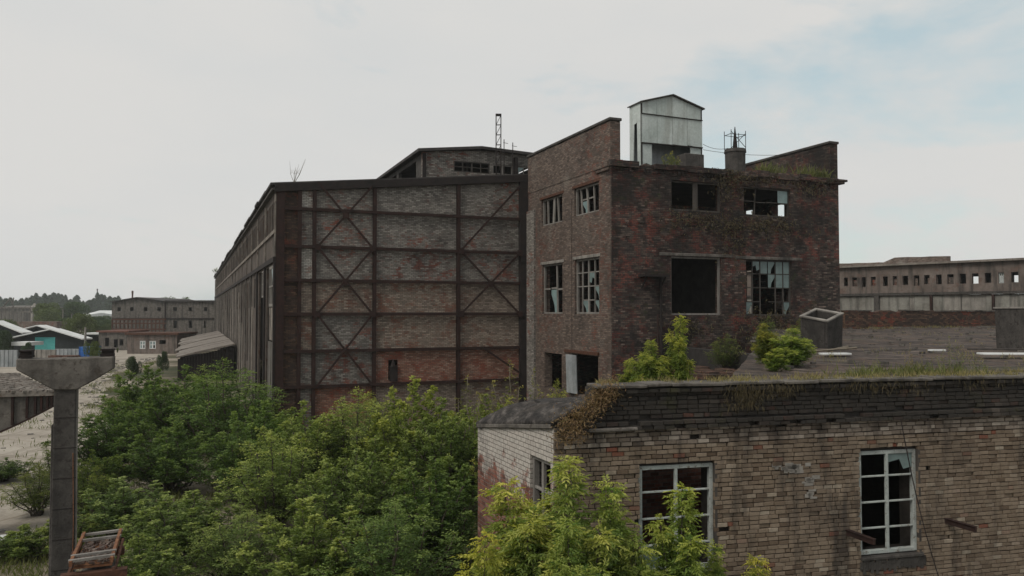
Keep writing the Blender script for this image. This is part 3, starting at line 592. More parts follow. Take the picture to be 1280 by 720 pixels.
# lantern on the hall roof
LB = C0 + U * 8.6 + V * 1.5; LB.z = H + 7.8
lan = thing('roof_lantern', 'long dark glazed lantern riding on the hall roof, grimy framed windows', 'roof lantern', LB)
lz = lambda a: H + 9.68 + (.42 * a / 3.7 if a < 3.7 else .42 - .15 * (a - 3.7) / 3.8)
L0 = Vector((LB.x, LB.y, 0)); lw = 8.4
lh = [(2.0, 4.35, H + 8.62, H + 9.3), (4.55, 5.9, H + 8.65, H + 9.25), (6.05, 7.9, H + 8.65, H + 9.25)]
m = MB(); wall(m, L0, U, V, lw, H + 7.3, lz, .25, lh); m.build('wall', M['panel_grey'], lan)
lsl = []
s = 1.2
while s < 100: lsl.append((s, s + 4.4, H + 8.3, H + 9.35)); s += 5
m = MB(); wall(m, L0 + V * .25, V, U, 110, H + 7.1, H + 9.6, .2, lsl); m.build('wall', M['concrete_dark'], lan)
m = MB(); m.obox(L0 + U * .3 + V * 112 + UP * (H + 7.3), U * lw, -V * .2, UP * 2.4); m.obox(L0 + U * (lw - .1) + V * .3 + UP * (H + 7.3), U * .1, V * 110, UP * 2.4); m.obox(L0 + U * 3 + V * .6 + UP * (H + 7.6), U * .15, V * 105, UP * 1.9); m.build('wall', M['interior'], lan)
pl = [L0 + U * a - V * .35 + UP * (lz(a) + dz) for a, dz in ((-.35, 0), (3.7, 0), (lw + .2, 0), (lw + .2, .17), (3.7, .17), (-.35, .17))]
m = MB(); m.prism(pl, V * 112.5); m.build('roof', M['roof'], lan)
for k, (a0, a1, z0, z1) in enumerate(lh): window(lan, L0, U, V, a0, a1, z0, z1, (4, 2, 3)[k], 2 if k < 1 else 1, M['wood_dark' if k == 0 else 'wood_grey'], M['glass'], fr=.06, bar=.05, seed=k, missing=.1, inset=.03, panes=[(0, 0, 2)] if k == 2 else [])
m = MB(); m.obox(L0 + U * .0 - V * .05 + UP * (H + 7.5), U * .22, V * .05, UP * 2.1); m.build('post', M['steel_black'], lan); m = MB(); m.obox(L0 + U * 5.95 - V * .3 + UP * (H + 8), U * .2, V * .3, UP * 1.75); m.build('post', M['steel_black'], lan)
# lattice mast and two thin poles
p = W(623, 215, 47.6); tz = zz(142, 47.6)
mast = thing('lattice_mast', 'tall narrow dark lattice mast above the hall lantern', 'mast', (p.x, p.y, ztop(12)))
m = MB()
for sx in (-.15, .15): m.bar((p.x + sx, p.y, ztop(12)), (p.x + sx, p.y, tz), .06)
m.build('leg', M['steel_black'], mast); m = MB(); k = ztop(12) + .3
while k < tz: m.bar((p.x - .15, p.y, k), (p.x + .15, p.y, k + .0), .05); m.bar((p.x - .15, p.y, k), (p.x + .15, p.y, k + .6), .03); k += .62
m.box((p.x, p.y, tz), (.36, .2, .12)); m.build('rung', M['steel_black'], mast)
for k, (px, py) in enumerate(((630, 173), (641, 177))):
    q = W(px, py, 47.2); m = MB(); m.tube([(q.x, q.y, ztop(12.5)), (q.x, q.y, q.z)], .028, 5); m.tube([(q.x - .05, q.y, q.z - .2), (q.x + .25, q.y, q.z - .25)], .015, 4)
    tag(m.build('antenna_pole', M['steel_black']), ('thin bare pole immediately right of the lattice mast', 'shorter bare pole on the lantern nearest the brick tower')[k], 'pole')

# canopy shed built against the hall
def hs(s, out=0, z=0): return C0 + V * s - U * out + UP * z
shed = thing('lean_to_shed', 'sagging pale-roofed open lean-to against the long hall facade', 'shed', hs(36))
m = MB(); rr = random.Random(4); n = 14
for i in range(n):
    s0 = 36 + i * 52 / n; s1 = 36 + (i + 1) * 52 / n - .02; e0 = 5.6 + rr.uniform(-.2, .3); dz = rr.uniform(-.05, .05)
    m.prism([hs(s0, .33, 3.35 + dz), hs(s0, e0, 2.2 + dz), hs(s0, e0, 2.32 + dz), hs(s0, 3, 2.95 + dz), hs(s0, .33, 3.5 + dz)], V * (s1 - s0))
m.build('roof', M['old_roof'], shed)
m = MB()
for i in range(20): m.obox(hs(36.4, .4 + i * .25, .01), -U * .24, V * .06, UP * (3.1 - i * .056))
m.obox(hs(36.5, 5.2, .01), V * 50, U * .1, UP * 2.1); m.build('wall', M['steel_black'], shed)  # boards near black to stand for the shade under the open roof

# ------------------------------------------------------------ workshop in the foreground
Pm = Vector((7.7, 16, 0)); FT = -7.16                # wall line through Pm
F0 = Pm + UF * FT                                    # left corner
FLn = 14.0; ZC = H - 2.2; ZR = H - 1.35
def fa(px): q = (px - 640) / 970; return (7.7 - 16 * q) / (.2437 * q - .97) - FT
ws = thing('brick_workshop', 'low grey brick workshop with weedy flat roof and two broken grey-framed windows', 'building', F0)
fw2 = [(fa(797), fa(890), H - 4.9, H - 2.9), (fa(1070), fa(1142), H - 4.92, H - 2.83)]
m = MB(); wall(m, F0 + VF * .05 + UF * .36, UF, VF, FLn - .36, 0, ZC, .45, [(a - .36, b - .36, c, e) for a, b, c, e in fw2]); m.build('wall', M['backing'], ws)
def bricks(mb, a0, a1, z0, z1, holes=(), bw=.225, bh=.085, gap=.014, proud=.05, miss=.012, rag=None, seed=0, base=0., jit=.008, org=F0, d=UF, nn=VF):
    r = random.Random(seed); row = 0; z = z0
    while z < z1 - .03:
        off = ((row % 2) * .5 + r.uniform(-.12, .12)) * bw; a = a0 - off; zt = min(z + bh - gap, z1)
        while a < a1:
            wj = bw * (r.uniform(.93, 1.05) if r.random() > .1 else .52); x0 = max(a, a0); x1 = min(a + wj - gap, a1); t = r.random()
            segs = [(x0, x1)]
            for h in holes:
                if zt > h[2] and z < h[3]:
                    ns = []
                    for (p, q) in segs:
                        if q <= h[0] or p >= h[1]: ns.append((p, q))
                        else:
                            if p < h[0]: ns.append((p, h[0]))
                            if q > h[1]: ns.append((h[1], q))
                    segs = ns
            for (p, q) in segs:
                if q - p < .03 or r.random() < miss or (rag and zt > rag(p)): continue
                pr = proud + r.uniform(-jit, jit) - (.03 if r.random() < .03 else 0)
                e = [r.uniform(-.004, .004) for _ in range(6)]
                o = org + d * (p + e[0]) - nn * (pr + e[5]) + UP * (z + e[1]); A = d * (q - p + e[2]) + UP * e[3] ; B = nn * (pr + .03); C = UP * (zt - z + e[4])
                # chipped outer corner: taper the front face slightly
                P = [o, o + A, o + A + C, o + C]; k = .004; bk = [v + B for v in P]
                f = [o + A * .02 + C * .05, o + A * .98 + C * .05, o + A * .98 + C * .95, o + A * .02 + C * .95]; f = [v - nn * .006 for v in f]
                mb.add(P + bk + f, [(8, 9, 10, 11), (0, 1, 9, 8), (1, 2, 10, 9), (2, 3, 11, 10), (3, 0, 8, 11), (1, 0, 4, 5), (2, 1, 5, 6), (3, 2, 6, 7), (0, 3, 7, 4)], max(.001, (t * .999 + base)))
            a += wj
        row += 1; z += bh
    return mb
m = MB(); bricks(m, 0, FLn, .0, ZC - .32, fw2, seed=1, miss=.0025); m.build('brickwork', M['brick_fore'], ws)
m = MB(); bricks(m, 0, FLn, ZC - .3, ZC + .0, (), seed=2, proud=.055, miss=.004); m.build('brickwork', M['brick_rim'], ws)
# attic band: cornice courses step out, then darkened parapet, crumbled away near the corner
ragf = lambda a: ZC + .05 + max(0, min(1, (a - .15) / .55)) * .35 + (.5 if a > .75 else .0) + (.0 if a > .75 else .1 * math.sin(a * 20))
m = MB(); wall(m, F0 + UF * .75 - VF * .02, UF, VF, FLn - .75, ZC + .003, ZR - .06, .4); wall(m, F0 + UF * .05 - VF * .01, UF, VF, .69, ZC + .003, lambda a: ZC + .1 + .3 * a, .4, rag=.1, step=.12); m.build('parapet', M['backing_dark'], ws)
m = MB(); bricks(m, .0, FLn, ZC + .004, ZC + .2, (), seed=3, proud=.17, miss=.1, rag=ragf, bh=.085, jit=.015)
bricks(m, .1, FLn, ZC + .2, ZR - .16, (), seed=4, proud=.08, miss=.05, rag=ragf, jit=.014)
bricks(m, .72, FLn, ZR - .16, ZR - .06, (), seed=5, proud=.15, miss=.06, rag=ragf, jit=.02); m.build('brickwork', M['brick_attic'], ws)
rr = random.Random(9); m = MB(); a = .78
while a < FLn:
    l = rr.uniform(.5, 1.6); z = ZR - .056 + rr.uniform(-.012, .012); dz = rr.uniform(-.015, .015); l2 = min(l - .015, FLn - a)
    m.obox(F0 + UF * a - VF * (.19 + rr.uniform(-.02, .02)) + UP * z, UF * l2 + UP * dz, VF * .6, UP * .06); a += l
m.build('coping', M['concrete'], ws, bevel=.012)
# ledge stub by the corner
m = MB(); m.obox(F0 + UF * .62 - VF * .24 + UP * (ZC + .0), UF * .95, VF * .24, UP * .07); m.build('ledge', M['concrete'], ws, bevel=.02)
# windows
for k, h in enumerate(fw2):
    f = window(ws, F0 - VF * .02, UF, VF, *h, 2, 4, M['paint_pale'], M['glass_pale'], fr=.075, bar=.034, depth=.1, inset=.03, seed=20 + k, panes=[(1, 3, 1)] if k else [(0, 0, 2)])
    m = MB(); m.obox(F0 + UF * (h[0] - .02) - VF * .1 + UP * (h[2] - .09), UF * (h[1] - h[0] + .1), VF * .2, UP * .07); m.build('sill', M['concrete_dark'], ws, bevel=.015)
    m = MB(); m.obox(F0 + UF * (h[1] + .002) - VF * .055 + UP * (h[2]), UF * .05, VF * .1, UP * (h[3] - h[2])); m.build('jamb', M['wood_dark'], ws)
m = MB()      # spalled plaster below the right window
vs = []; h = fw2[1]
for i in range(26):
    a = h[0] + (h[1] - h[0] + .1) * i / 25; m.box(F0 + UF * a - VF * .062 + UP * (h[2] - .16 - rr.random() * .05), (.07, .03, .12 + rr.random() * .22), math.atan2(UF.y, UF.x))
m.build('plaster_patch', M['concrete_dark'], ws)
for (px, py, n) in ((985, 583, 30), (1008, 600, 9), (1010, 618, 7)):      # mortar smears
    m = MB()
    for i in range(n):
        a = fa(px + rr.gauss(0, 8) * min(1, n / 20)); z = zz(py + rr.gauss(0, 2.6), 15.4); m.box(F0 + UF * a - VF * .058 + UP * z, (rr.uniform(.08, .2), .014, rr.uniform(.03, .08)), math.atan2(UF.y, UF.x))
    m.build('plaster_patch', M['concrete_pale'], ws)
# rusty brackets sticking out of the wall
for k, px in enumerate((1051, 1173)):
    a = fa(px); z = zz((664, 651)[k], 15.75 + .5 * k); o = F0 + UF * a + UP * z
    m = MB(); m.obox(o - VF * .75 - UP * .02 + UF * .08, VF * .85 - UF * .08, UF * .05, UP * .1); m.obox(o - VF * .75 + UP * .08 + UF * .06, VF * .85 - UF * .08, UF * .09, UP * .015)
    m.build('bracket', M['steel'], ws)
# left return wall, whitewashed, and its sagging felt roof
zn, zf_ = H - 2.12, H - 2.62; fl = 3.75
m = MB(); ht = lambda a: zn + (zf_ - zn) * a / fl
wl = (.12, 1.05, H - 4.0, H - 2.78)
m2 = MB(); wall(m2, F0 + V * .0 + U * .0, V, U, fl, 0, ht, .35, [wl]); m2.build('wall', M['whitewash'], ws)
window(ws, F0, V, U, *wl, 2, 2, M['wood_grey'], fr=.07, bar=.05, inset=.05, seed=31)
m = MB(); m.obox(F0 + V * (fl + .002), V * .3, U * 9, UP * (zf_ - .05)); m.build('wall', M['whitewash'], ws)
m = MB(); m.obox(F0 - U * .06 + UP * (zn - .02), V * (fl + .25) + UP * (zf_ - zn - .02), U * .12, UP * .1); m.build('eaves_slab', M['concrete'], ws, bevel=.02)
NI, NJ = 16, 26; vs = []; fs = []
for i in range(NI + 1):
    t = i / NI
    for j in range(NJ + 1):
        q = j / NJ * (fl + .35) - .05
        x = -.05 + 4.5 * t ** 1.6; rise = .42 * (1 - (1 - min(1, x / 1.5 + .1)) ** 2) ; z = ht(q) + .06 + rise + (.1 * (q / fl) * min(1, t * 1.5))
        p = F0 + U * x + V * q; z += .05 * mnoise.noise(Vector((p.x * 1.7, p.y * 1.7, 0))) + .02 * mnoise.noise(Vector((p.x * 7, p.y * 7, 3)))
        vs.append((p.x, p.y, z))
g = lambda i, j: i * (NJ + 1) + j
fs = [(g(i, j), g(i + 1, j), g(i + 1, j + 1), g(i, j + 1)) for i in range(NI) for j in range(NJ)]
nv = len(vs); vs += [(x, y, z - .09) for x, y, z in vs]; fs += [tuple(k + nv for k in f[::-1]) for f in list(fs)]
bd = [g(0, j) for j in range(NJ + 1)] + [g(i, NJ) for i in range(1, NI + 1)] + [g(NI, j) for j in range(NJ - 1, -1, -1)] + [g(i, 0) for i in range(NI - 1, 0, -1)]
fs += [(bd[k], bd[(k + 1) % len(bd)], bd[(k + 1) % len(bd)] + nv, bd[k] + nv) for k in range(len(bd))]
m = MB(); m.add(vs, fs); m.build('felt_roof', M['felt_dark'], ws, smooth=True)
# main flat roof: uneven felt from the front parapet to the back parapet
RB0 = F0 + UF * 3.2 + VF * .35; NI, NJ = 60, 60; vs = []; fs = []
for i in range(NI + 1):
    for j in range(NJ + 1):
        t = j / NJ; front = F0 + UF * (3.7 + (FLn - 3.7) * i / NI) + VF * .33
        bk = T0 + U * (9.2 + 24.3 * i / NI) - V * .6
        p = front.lerp(bk, t); z = H - 1.42 + .5 * t + .06 * mnoise.noise(Vector((p.x * .5, p.y * .5, 0))) + .03 * mnoise.noise(Vector((p.x * 2.5, p.y * 2.5, 1)))
        vs.append((p.x, p.y, z))
fs = [(g2 := i * (NJ + 1) + j, g2 + NJ + 1, g2 + NJ + 2, g2 + 1) for i in range(NI) for j in range(NJ)]
nv = len(vs); m = MB(); m.add(vs, fs); m.build('roof', M['felt'], ws, smooth=True)
m = MB(); q = [F0 + UF * 3.72 + VF * .3, F0 + UF * (FLn - .02) + VF * .3, T0 + U * 33.4 - V * .7, T0 + U * 9.25 - V * .7]
m.prism([p + UP * (H - 1.75) for p in q], UP * .12); q2 = [F0 + UF * .6 + VF * .46, F0 + UF * 3.7 + VF * .46, F0 + UF * 3.7 + VF * 4, F0 + UF * .6 + VF * 3.4]; m.prism([p + UP * (H - 2.1) for p in q2], UP * .12); m.build('roof_slab', M['interior'], ws)
m = MB(); m.obox(F0 + UF * 3.8 + VF * 4.6, UF * (FLn - 3.9), VF * .2, UP * (H - 1.77)); m.obox(F0 + UF * (FLn - .4) + VF * .5, UF * .3, VF * 22, UP * (H - 1.77)); m.obox(F0 + UF * .5 + VF * .52 + UP * (H - 5.9), UF * 12, VF * 4, UP * .1); m.build('wall', M['interior'], ws)
ea, eb = F0 + UF * 3.72 + VF * .5, T0 + U * 9.25 - V * .7; m = MB(); m.obox(ea, eb - ea, UF * .3, UP * (H - 1.5) + UP * .0); m.build('wall', M['interior'], ws)
# back parapet
bp0 = T0 + U * (TL + .02) - V * .35; m = MB(); wall(m, bp0, U, V, 22, H - 1.6, H + .1, .3, rag=.15, step=.35, seed=8); m.build('parapet', M['hall_dark'], ws)
m = MB(); a = 0
while a < 22:
    l = rr.uniform(.5, 1.3)
    if rr.random() > .25: m.obox(bp0 + U * a - V * .05 + UP * (H + .03 + rr.uniform(-.02, .04)), U * (l - .02), V * .4, UP * .07)
    a += l
m.build('coping', M['concrete'], ws)

# cable hanging down the wall
m = MB(); A_, B_ = F0 + UF * fa(1113) - VF * .24 + UP * zz(522, 15.9), F0 + UF * fa(1158) - VF * .5 + UP * zz(760, 15.9)
m.tube([A_ + (B_ - A_) * t + UF * (-.1 * math.sin(t * math.pi)) for t in np.linspace(0, 1, 16)], .011, 5); tag(m.build('cable', M['steel_black']), 'black cable hanging down the wall across the right workshop window', 'cable')

# concrete boxes and boards on the flat roof
def roofz(y): return H - 1.42 + .5 * min(1, max(0, (y - 16) / 27))
def vent_box(px, py, d, w_, h_, rz, lean, label, tilt=None):
    p = W(px, py, d); p.z = roofz(d) - .03; t = thing('concrete_shaft', label, 'concrete box', p, 'concrete shafts on the workshop roof')
    m = MB(); c, s_ = math.cos(rz), math.sin(rz); X = Vector((c, s_, 0)); Y = Vector((-s_, c, 0)); th = .1; Zt = UP * h_ + X * lean[0] + Y * lean[1]; hw_ = w_ / 2
    for (o_, A, B) in ((-X * hw_ - Y * hw_, X * w_, Y * th), (-X * hw_ + Y * (hw_ - th), X * w_, Y * th), (-X * hw_ - Y * (hw_ - th - .001), X * th, Y * (w_ - 2 * th - .002)), (X * (hw_ - th) - Y * (hw_ - th - .001), X * th, Y * (w_ - 2 * th - .002))): m.obox(p + o_ - UP * .05, A, B, Zt)
    m.build('shell', M['concrete_dark'], t, bevel=.015)
    m = MB()
    for (o_, A, B) in ((-X * (hw_ + .03) - Y * (hw_ + .03), X * (w_ + .06), Y * .13), (-X * (hw_ + .03) + Y * (hw_ - .1), X * (w_ + .06), Y * .13), (-X * (hw_ + .03) - Y * (hw_ - .102), X * .13, Y * (w_ - .204)), (X * (hw_ - .1) - Y * (hw_ - .102), X * .13, Y * (w_ - .204))): m.obox(p + o_ + Zt * 1.0 - UP * .047, A, B, UP * .06)
    m.build('rim', M['concrete_pale'], t, bevel=.01)
    if tilt: t.rotation_euler = tilt
    return t
vent_box(1026, 430, 27, 1.0, 1.22, R(38), (.0, -.0), 'open-topped dark concrete shaft leaning a little beside the roof bush', tilt=(R(17), R(-6), 0))
vent_box(1283, 434, 26, 1.25, 1.42, R(8), (-.05, 0), 'taller closed-looking grey concrete shaft cut by the right picture edge')
for k, (px, py, d, l, wd, rz, mt, lb) in enumerate(((1043, 441, 22.5, .85, .3, .1, 'white_sheet', 'small white board lying flat near the leaning concrete shaft'), (1262, 437, 22.5, 1.7, .42, -.06, 'white_sheet', 'long white board lying flat before the right-hand shaft'), (1248, 431, 24.5, 1.9, .12, -.08, 'wood_dark', 'dark plank lying behind the long white board'), (1170, 433, 24, .5, .14, 0, 'white_sheet', 'tiny white scrap in the middle of the felt roof'))):
    p = W(px, py, d); p.z = roofz(d) + .09; m = MB(); m.box(p, (l, wd, .05), rz); tag(m.build('board', M[mt], bevel=.006), lb, 'board')
for k, lb_ in enumerate(('grey broken branch lying against the leaning concrete shaft', 'shorter grey branch crossing in front of the first one on the felt roof')):
    p = W(1036 + k * 10, 434 - k * 2, 23.6 + k * .5); p.z = roofz(p.y) + .08; r_ = .3 + k * .4; m = MB(); l_ = 1.0 - k * .35
    m.tube([p - Vector((math.cos(r_), math.sin(r_), 0)) * l_, p + Vector((.0, 0, .05)), p + Vector((math.cos(r_), math.sin(r_), 0)) * l_ + UP * .1], .035, 6); tag(m.build('branch', M['twig']), lb_, 'branch')
m = MB(); rr = random.Random(21)
for k in range(420):
    t = rr.random(); i = rr.random(); front = F0 + UF * (3.2 + (FLn - 3.2) * i) + VF * .6; bk = T0 + U * (8 + 24 * i) - V * .9; p = front.lerp(bk, t ** .6 if rr.random() < .5 else rr.choice((.97, .95, t)))
    sz = rr.uniform(.03, .14); m.box((p.x, p.y, roofz(p.y) + sz * .25 + .03), (sz * 1.6, sz, sz * .6), rr.uniform(0, 3))
tag(m.build('rubble', M['concrete']), 'scattered brick and mortar crumbs on the felt roof', 'rubble', kind='stuff')

# ------------------------------------------------------------ gantry column on the left
Q0 = G(22, 15.7)
def ca(px): q = (px - 640) / 970; return (Q0.x - q * Q0.y) / (q * U.y - U.x)
def cp(px, py, out=0.):
    a = ca(px); p = Q0 + U * a; return p - V * out + UP * zz(py, p.y)
pil = thing('concrete_gantry_column', 'stained concrete column with a broad tapered T head and black bearing blocks', 'column', G(82, 16.1))
def z0_(p): return Vector((p.x, p.y, 0))
m = MB(); m.prism([z0_(cp(68, 480)), z0_(cp(97, 480)), cp(97, 483), cp(69.5, 483)], V * .42); m.obox(z0_(cp(66, 480)) + V * .06, U * .06, V * .3, UP * (zz(530, 16))); m.build('shaft', M['concrete_dark'], pil, bevel=.02)
m = MB(); ct = cp(22, 449).z; m.prism([cp(p, y, .04) if y > 450 else Vector((*cp(p, y, .04)[:2], ct + (p % 3) * .01)) for p, y in ((22, 449), (22, 462), (69, 487), (97.5, 487), (120, 475), (143, 461), (143, 449), (112, 449), (84, 449), (51, 449))], V * .5); m.build('head', M['concrete'], pil, bevel=.02)
for a, b in ((24, 41), (126, 143)):
    m = MB(); A = cp(a, 449, -.04); B = cp(b, 449, -.04); A.z = B.z = ct + .022
    m.obox(A, (B - A), V * .3, UP * .05); m.obox(A + U * .02 + V * .02 + UP * .055, (B - A) * .9, V * .26, UP * .06); m.obox(A + U * .005 + UP * .12, (B - A) * .97, V * .3, UP * .035); m.build('bearing_block', M['steel_black'], pil)
for z in np.arange(.6, 4.4, .62): m = MB(); m.obox(Vector((*cp(69.8, 500, .006)[:2], z)), U * .42, V * .004, UP * .012); m.build('joint_line', M['steel_black'], pil)
m = MB(); q = z0_(cp(99, 500)) + V * .1; m.tube([q, q + UP * 2, q + UP * 4.9 - U * .03], .022, 6); m.build('conduit', M['concrete_pale'], pil)
m = MB(); q = cp(96, 500, .015); m.tube([z0_(q) , z0_(q) + UP * 2.2 + U * .01, z0_(q) + UP * 3.6 - U * .02], .009, 5); m.build('exposed_bar', M['rust'], pil)

# rusty platform on its stub column
D = 10; gx2 = lambda px, d=10: (px - 640) / 970 * d
b0 = Vector((gx2(116), 10, 0)); zt = zz(683, 10)
pf = thing('rusty_platform', 'rusty ladder-like iron tray on a low concrete stub', 'platform', b0)
m = MB(); X1 = Vector((gx2(101, 9.45), 9.45, 0)); m.obox(X1, U * .36, V * .9, UP * (zt - .23)); m.build('stub_column', M['concrete'], pf, bevel=.02)
X0 = Vector((gx2(96, 9.4), 9.4, zt)); tw, tl = .42, 1.3
def tp(a, b, z=0): return X0 + U * a + V * b + UP * z
for a in (-.02, tw):
    m = MB(); m.bar(tp(a, 0), tp(a, tl, .02), .035, .06); m.build('side_rail', M['rust'], pf)
    m = MB(); m.bar(tp(a * 1.15 - .03, 0, -.15), tp(a * 1.15 - .03, tl, -.1), .03); m.build('side_rail', M['rust_dark'], pf)
for b_ in (.06, .26, .95, 1.24): m = MB(); m.bar(tp(-.05, b_, .02), tp(tw + .03, b_ + .03, .03), .05, .03); m.build('rung', M['wood_grey'], pf)
m = MB(); m.obox(tp(0, .08, -.09), U * tw, V * (tl - .1), UP * .02); m.build('tray', M['rust'], pf)
m = MB(); rr = random.Random(2)
for k in range(200): q = tp(rr.uniform(.03, tw - .03), rr.uniform(.1, tl - .1), -.05 + rr.random() * .03); m.box(q, (rr.uniform(.015, .05), rr.uniform(.015, .05), .02), rr.random() * 3)
tag(m.build('leaf_litter', M['far_brick'], pf), kind='stuff')
for b_, w_ in ((0, .72), (.95, .62)): m = MB(); m.obox(tp(-.13, b_, -.22), U * w_, V * .12, UP * .09); m.build('bearer', M['rust_dark'], pf)
m = MB(); q = tp(tw + .03, .05, 0); m.bar((q.x, q.y, 0), (q.x, q.y, zt - .1), .045); m.build('stay', M['rust_dark'], pf)

# fish-bellied girder deck beyond the column
def pd(px, py, z): d_ = (z - H) / (390 - py) * 970; return Vector(((px - 640) / 970 * d_, d_, z))
zd = H - 2.3
gd = thing('ruined_girder_deck', 'rubble-strewn deck on a curved fish-bellied concrete girder with iron stiffeners', 'deck', pd(10, 495, zd) - UP * zd)
dk = [pd(70, 489, zd), pd(-60, 492, zd), pd(-80, 467, zd), pd(22, 467, zd)]
m = MB(); m.prism([p - UP * .12 for p in dk][::-1], UP * .12); m.build('deck', M['old_roof'], gd)
e = (dk[1] - dk[0]); L_ = e.length; e.normalize(); m = MB(); nrm = Vector((-e.y, e.x, 0)); nrm = nrm if nrm.y > 0 else -nrm
low = [dk[0] + e * (L_ * t) - UP * (.13 + .28 + 1.1 * math.sin(min(1, t * .85) * math.pi / 2)) for t in np.linspace(0, 1, 14)]
poly = [dk[0] - UP * .125, dk[1] - UP * .125] + low[::-1]; poly = [p - nrm * .002 + nrm * .1 for p in poly]; m.prism(poly, nrm * .3); m.build('girder', M['concrete'], gd)
m = MB()
for i, t in enumerate((.02, .06, .12, .18, .26, .4, .6, .8)):
    p = dk[0] + e * (L_ * t) + nrm * .03; hgt = .25 + 1.1 * math.sin(min(1, t * .85) * math.pi / 2); m.obox(p - UP * (.13 + hgt), e * .06, nrm * .06, UP * hgt)
for a_, b_ in zip(low, low[1:]): m.bar(a_ + nrm * .06, b_ + nrm * .06, .1, .05)
m.build('stiffener', M['steel'], gd)
for x in (.74, .95): p = dk[0] + e * (L_ * x) + nrm * .45; p.z = 0; m = MB(); m.obox(p, e * .5, nrm * .5, UP * (zd - .13)); m.build('pier', M['concrete'], gd)
m = MB(); rr = random.Random(8)
for k in range(2200):
    u_, v_ = rr.random(), rr.random(); p = (dk[0].lerp(dk[1], u_)).lerp(dk[3].lerp(dk[2], u_), v_); sz = rr.uniform(.03, .1); m.box((p.x, p.y, zd + sz * .2), (sz * 1.6, sz, sz * .7), rr.random() * 3)
tag(m.build('rubble', M['old_roof']), 'broken brick rubble strewn over the girder deck', 'rubble', kind='stuff')

# ------------------------------------------------------------ long building on the right
A0 = Vector((31.9, 75, 0)); dR = Vector((10, -11.4, 0)).normalized(); nR = Vector((dR.y, -dR.x, 0)); nR = nR if nR.y > 0 else -nR
lb = thing('long_ruined_building', 'long two-tier ruined building behind the flat roof with a row of small square windows', 'building', A0)
O = A0 - dR * 14; LL = 62; wz0, wz1 = H + 2.35, H + 3.3
def ra(px): q = (px - 640) / 970; return (31.9 - 75 * q) / (dR.y * q - dR.x) + 14
wins = [(1057.5, 5), (1068.5, 6), (1080, 5), (1092, 6), (1107, 6), (1119, 5), (1132, 7), (1146, 7), (1159, 7), (1174, 7), (1188.5, 8), (1204, 8), (1219.5, 8), (1235.5, 8), (1252, 7), (1269, 9)]
hs_ = []; x = 0.8
while x < ra(1050): hs_.append((x, x + .75, wz0, wz1)); x += 1.9
for px, wpx in wins: hs_.append((ra(px - wpx / 2), ra(px + wpx / 2), wz0 + (rr.random() * .15), wz1))
x = ra(1284)
while x < LL - 1: hs_.append((x, x + .8, wz0, wz1)); x += 1.6
m = MB(); wall(m, O, dR, nR, LL, H + 1.75, H + 4.25, .35, hs_); m.build('wall', M['far_wall'], lb)
m = MB(); wall(m, O + nR * 14, dR, -nR, LL, H - 2, H + 4.2, .3, [(k, k + 1.1, H + 1.5, H + 3.6) for k in np.arange(.6, LL - 2, 2.0)]); wall(m, O + nR * .4, nR, dR, 13, 0, H + 4.2, .3); m.build('wall', M['concrete'], lb)
m = MB(); m.obox(O - nR * .1 + UP * (H + 1.52), dR * LL, nR * .4, UP * .22); m.build('band', M['concrete_dark'], lb)
m = MB(); x = .2; rr = random.Random(14)
while x < LL:
    l = rr.choice((1.4, 2.3, 2.9)); m.obox(O + dR * x + nR * (.12 + rr.random() * .05) + UP * 0, dR * (l - .05), nR * .1, UP * (H + 1.51)); x += l
m.build('cladding_panel', M['concrete_pale'], lb)
m = MB(); x = .2
while x < LL:
    l = rr.choice((2.3, 2.9, 4.3)); 
    if rr.random() < .5: m = MB(); m.obox(O + dR * x + nR * .08 + UP * (H - 1.2), dR * (l - .4), nR * .03, UP * 2.65); m.build('glazing', M['far_panel'], lb)
    x += l
for k in range(13): m = MB(); m.obox(O + dR * (k * 4.9 + 2.4) - nR * .15, dR * (.2 if k % 3 else .45), nR * .2, UP * (H + 1.5)); m.build('pilaster', M['steel' if k % 3 else 'concrete_dark'], lb)
m = MB(); m.obox(O - nR * .35 + UP * (H + 4.253), dR * LL, nR * 15, UP * .18); m.build('roof', M['old_roof'], lb)
m = MB(); m.obox(O + nR * .5 + UP * (H + .6), dR * LL, nR * 6, UP * .2); m.build('floor', M['interior'], lb)
f = None
window(lb, O, dR, nR, *hs_[-2 - max(0, len(hs_) - len(hs_))][:4], 2, 2, M['wood_grey'], seed=1) if 0 else None
wf = [h for h in hs_ if abs(h[0] - ra(1248.5)) < .2]
if wf: window(lb, O, dR, nR, *wf[0], 2, 2, M['paint_pale'], seed=1, fr=.09, bar=.06)
p0 = W(1056, 332, 92); q = thing('brick_roof_house', 'pinkish brick upper storey stepping up behind the long ruined building', 'building', (p0.x, p0.y, 0))
m = MB(); D1 = Vector((10, -9.3, 0)).normalized(); N1_ = Vector((-D1.y, D1.x, 0))
wall(m, Vector((p0.x - 2, p0.y, 0)), D1, N1_, 13, 0, lambda a: zz(329.5, 92) + (.5 if 6.5 < a else 0) - .015 * a, .4, rag=.06, step=.9, seed=3); m.obox(Vector((p0.x - 2, p0.y, 0)) + N1_ * .41, D1 * 13, N1_ * 5, UP * (H + 4.8)); m.build('wall', M['far_brick'], q)

# ------------------------------------------------------------ far left background
def fbox(px0, px1, d, py_top, dep=8, py_bot=None): 
    x0, x1 = (px0 - 640) / 970 * d, (px1 - 640) / 970 * d; z1 = zz(py_top, d); z0 = 0 if py_bot is None else max(0, zz(py_bot, d)); return (x0, d, z0), (x1 - x0, 0, 0), (0, dep, 0), (0, 0, z1 - z0)
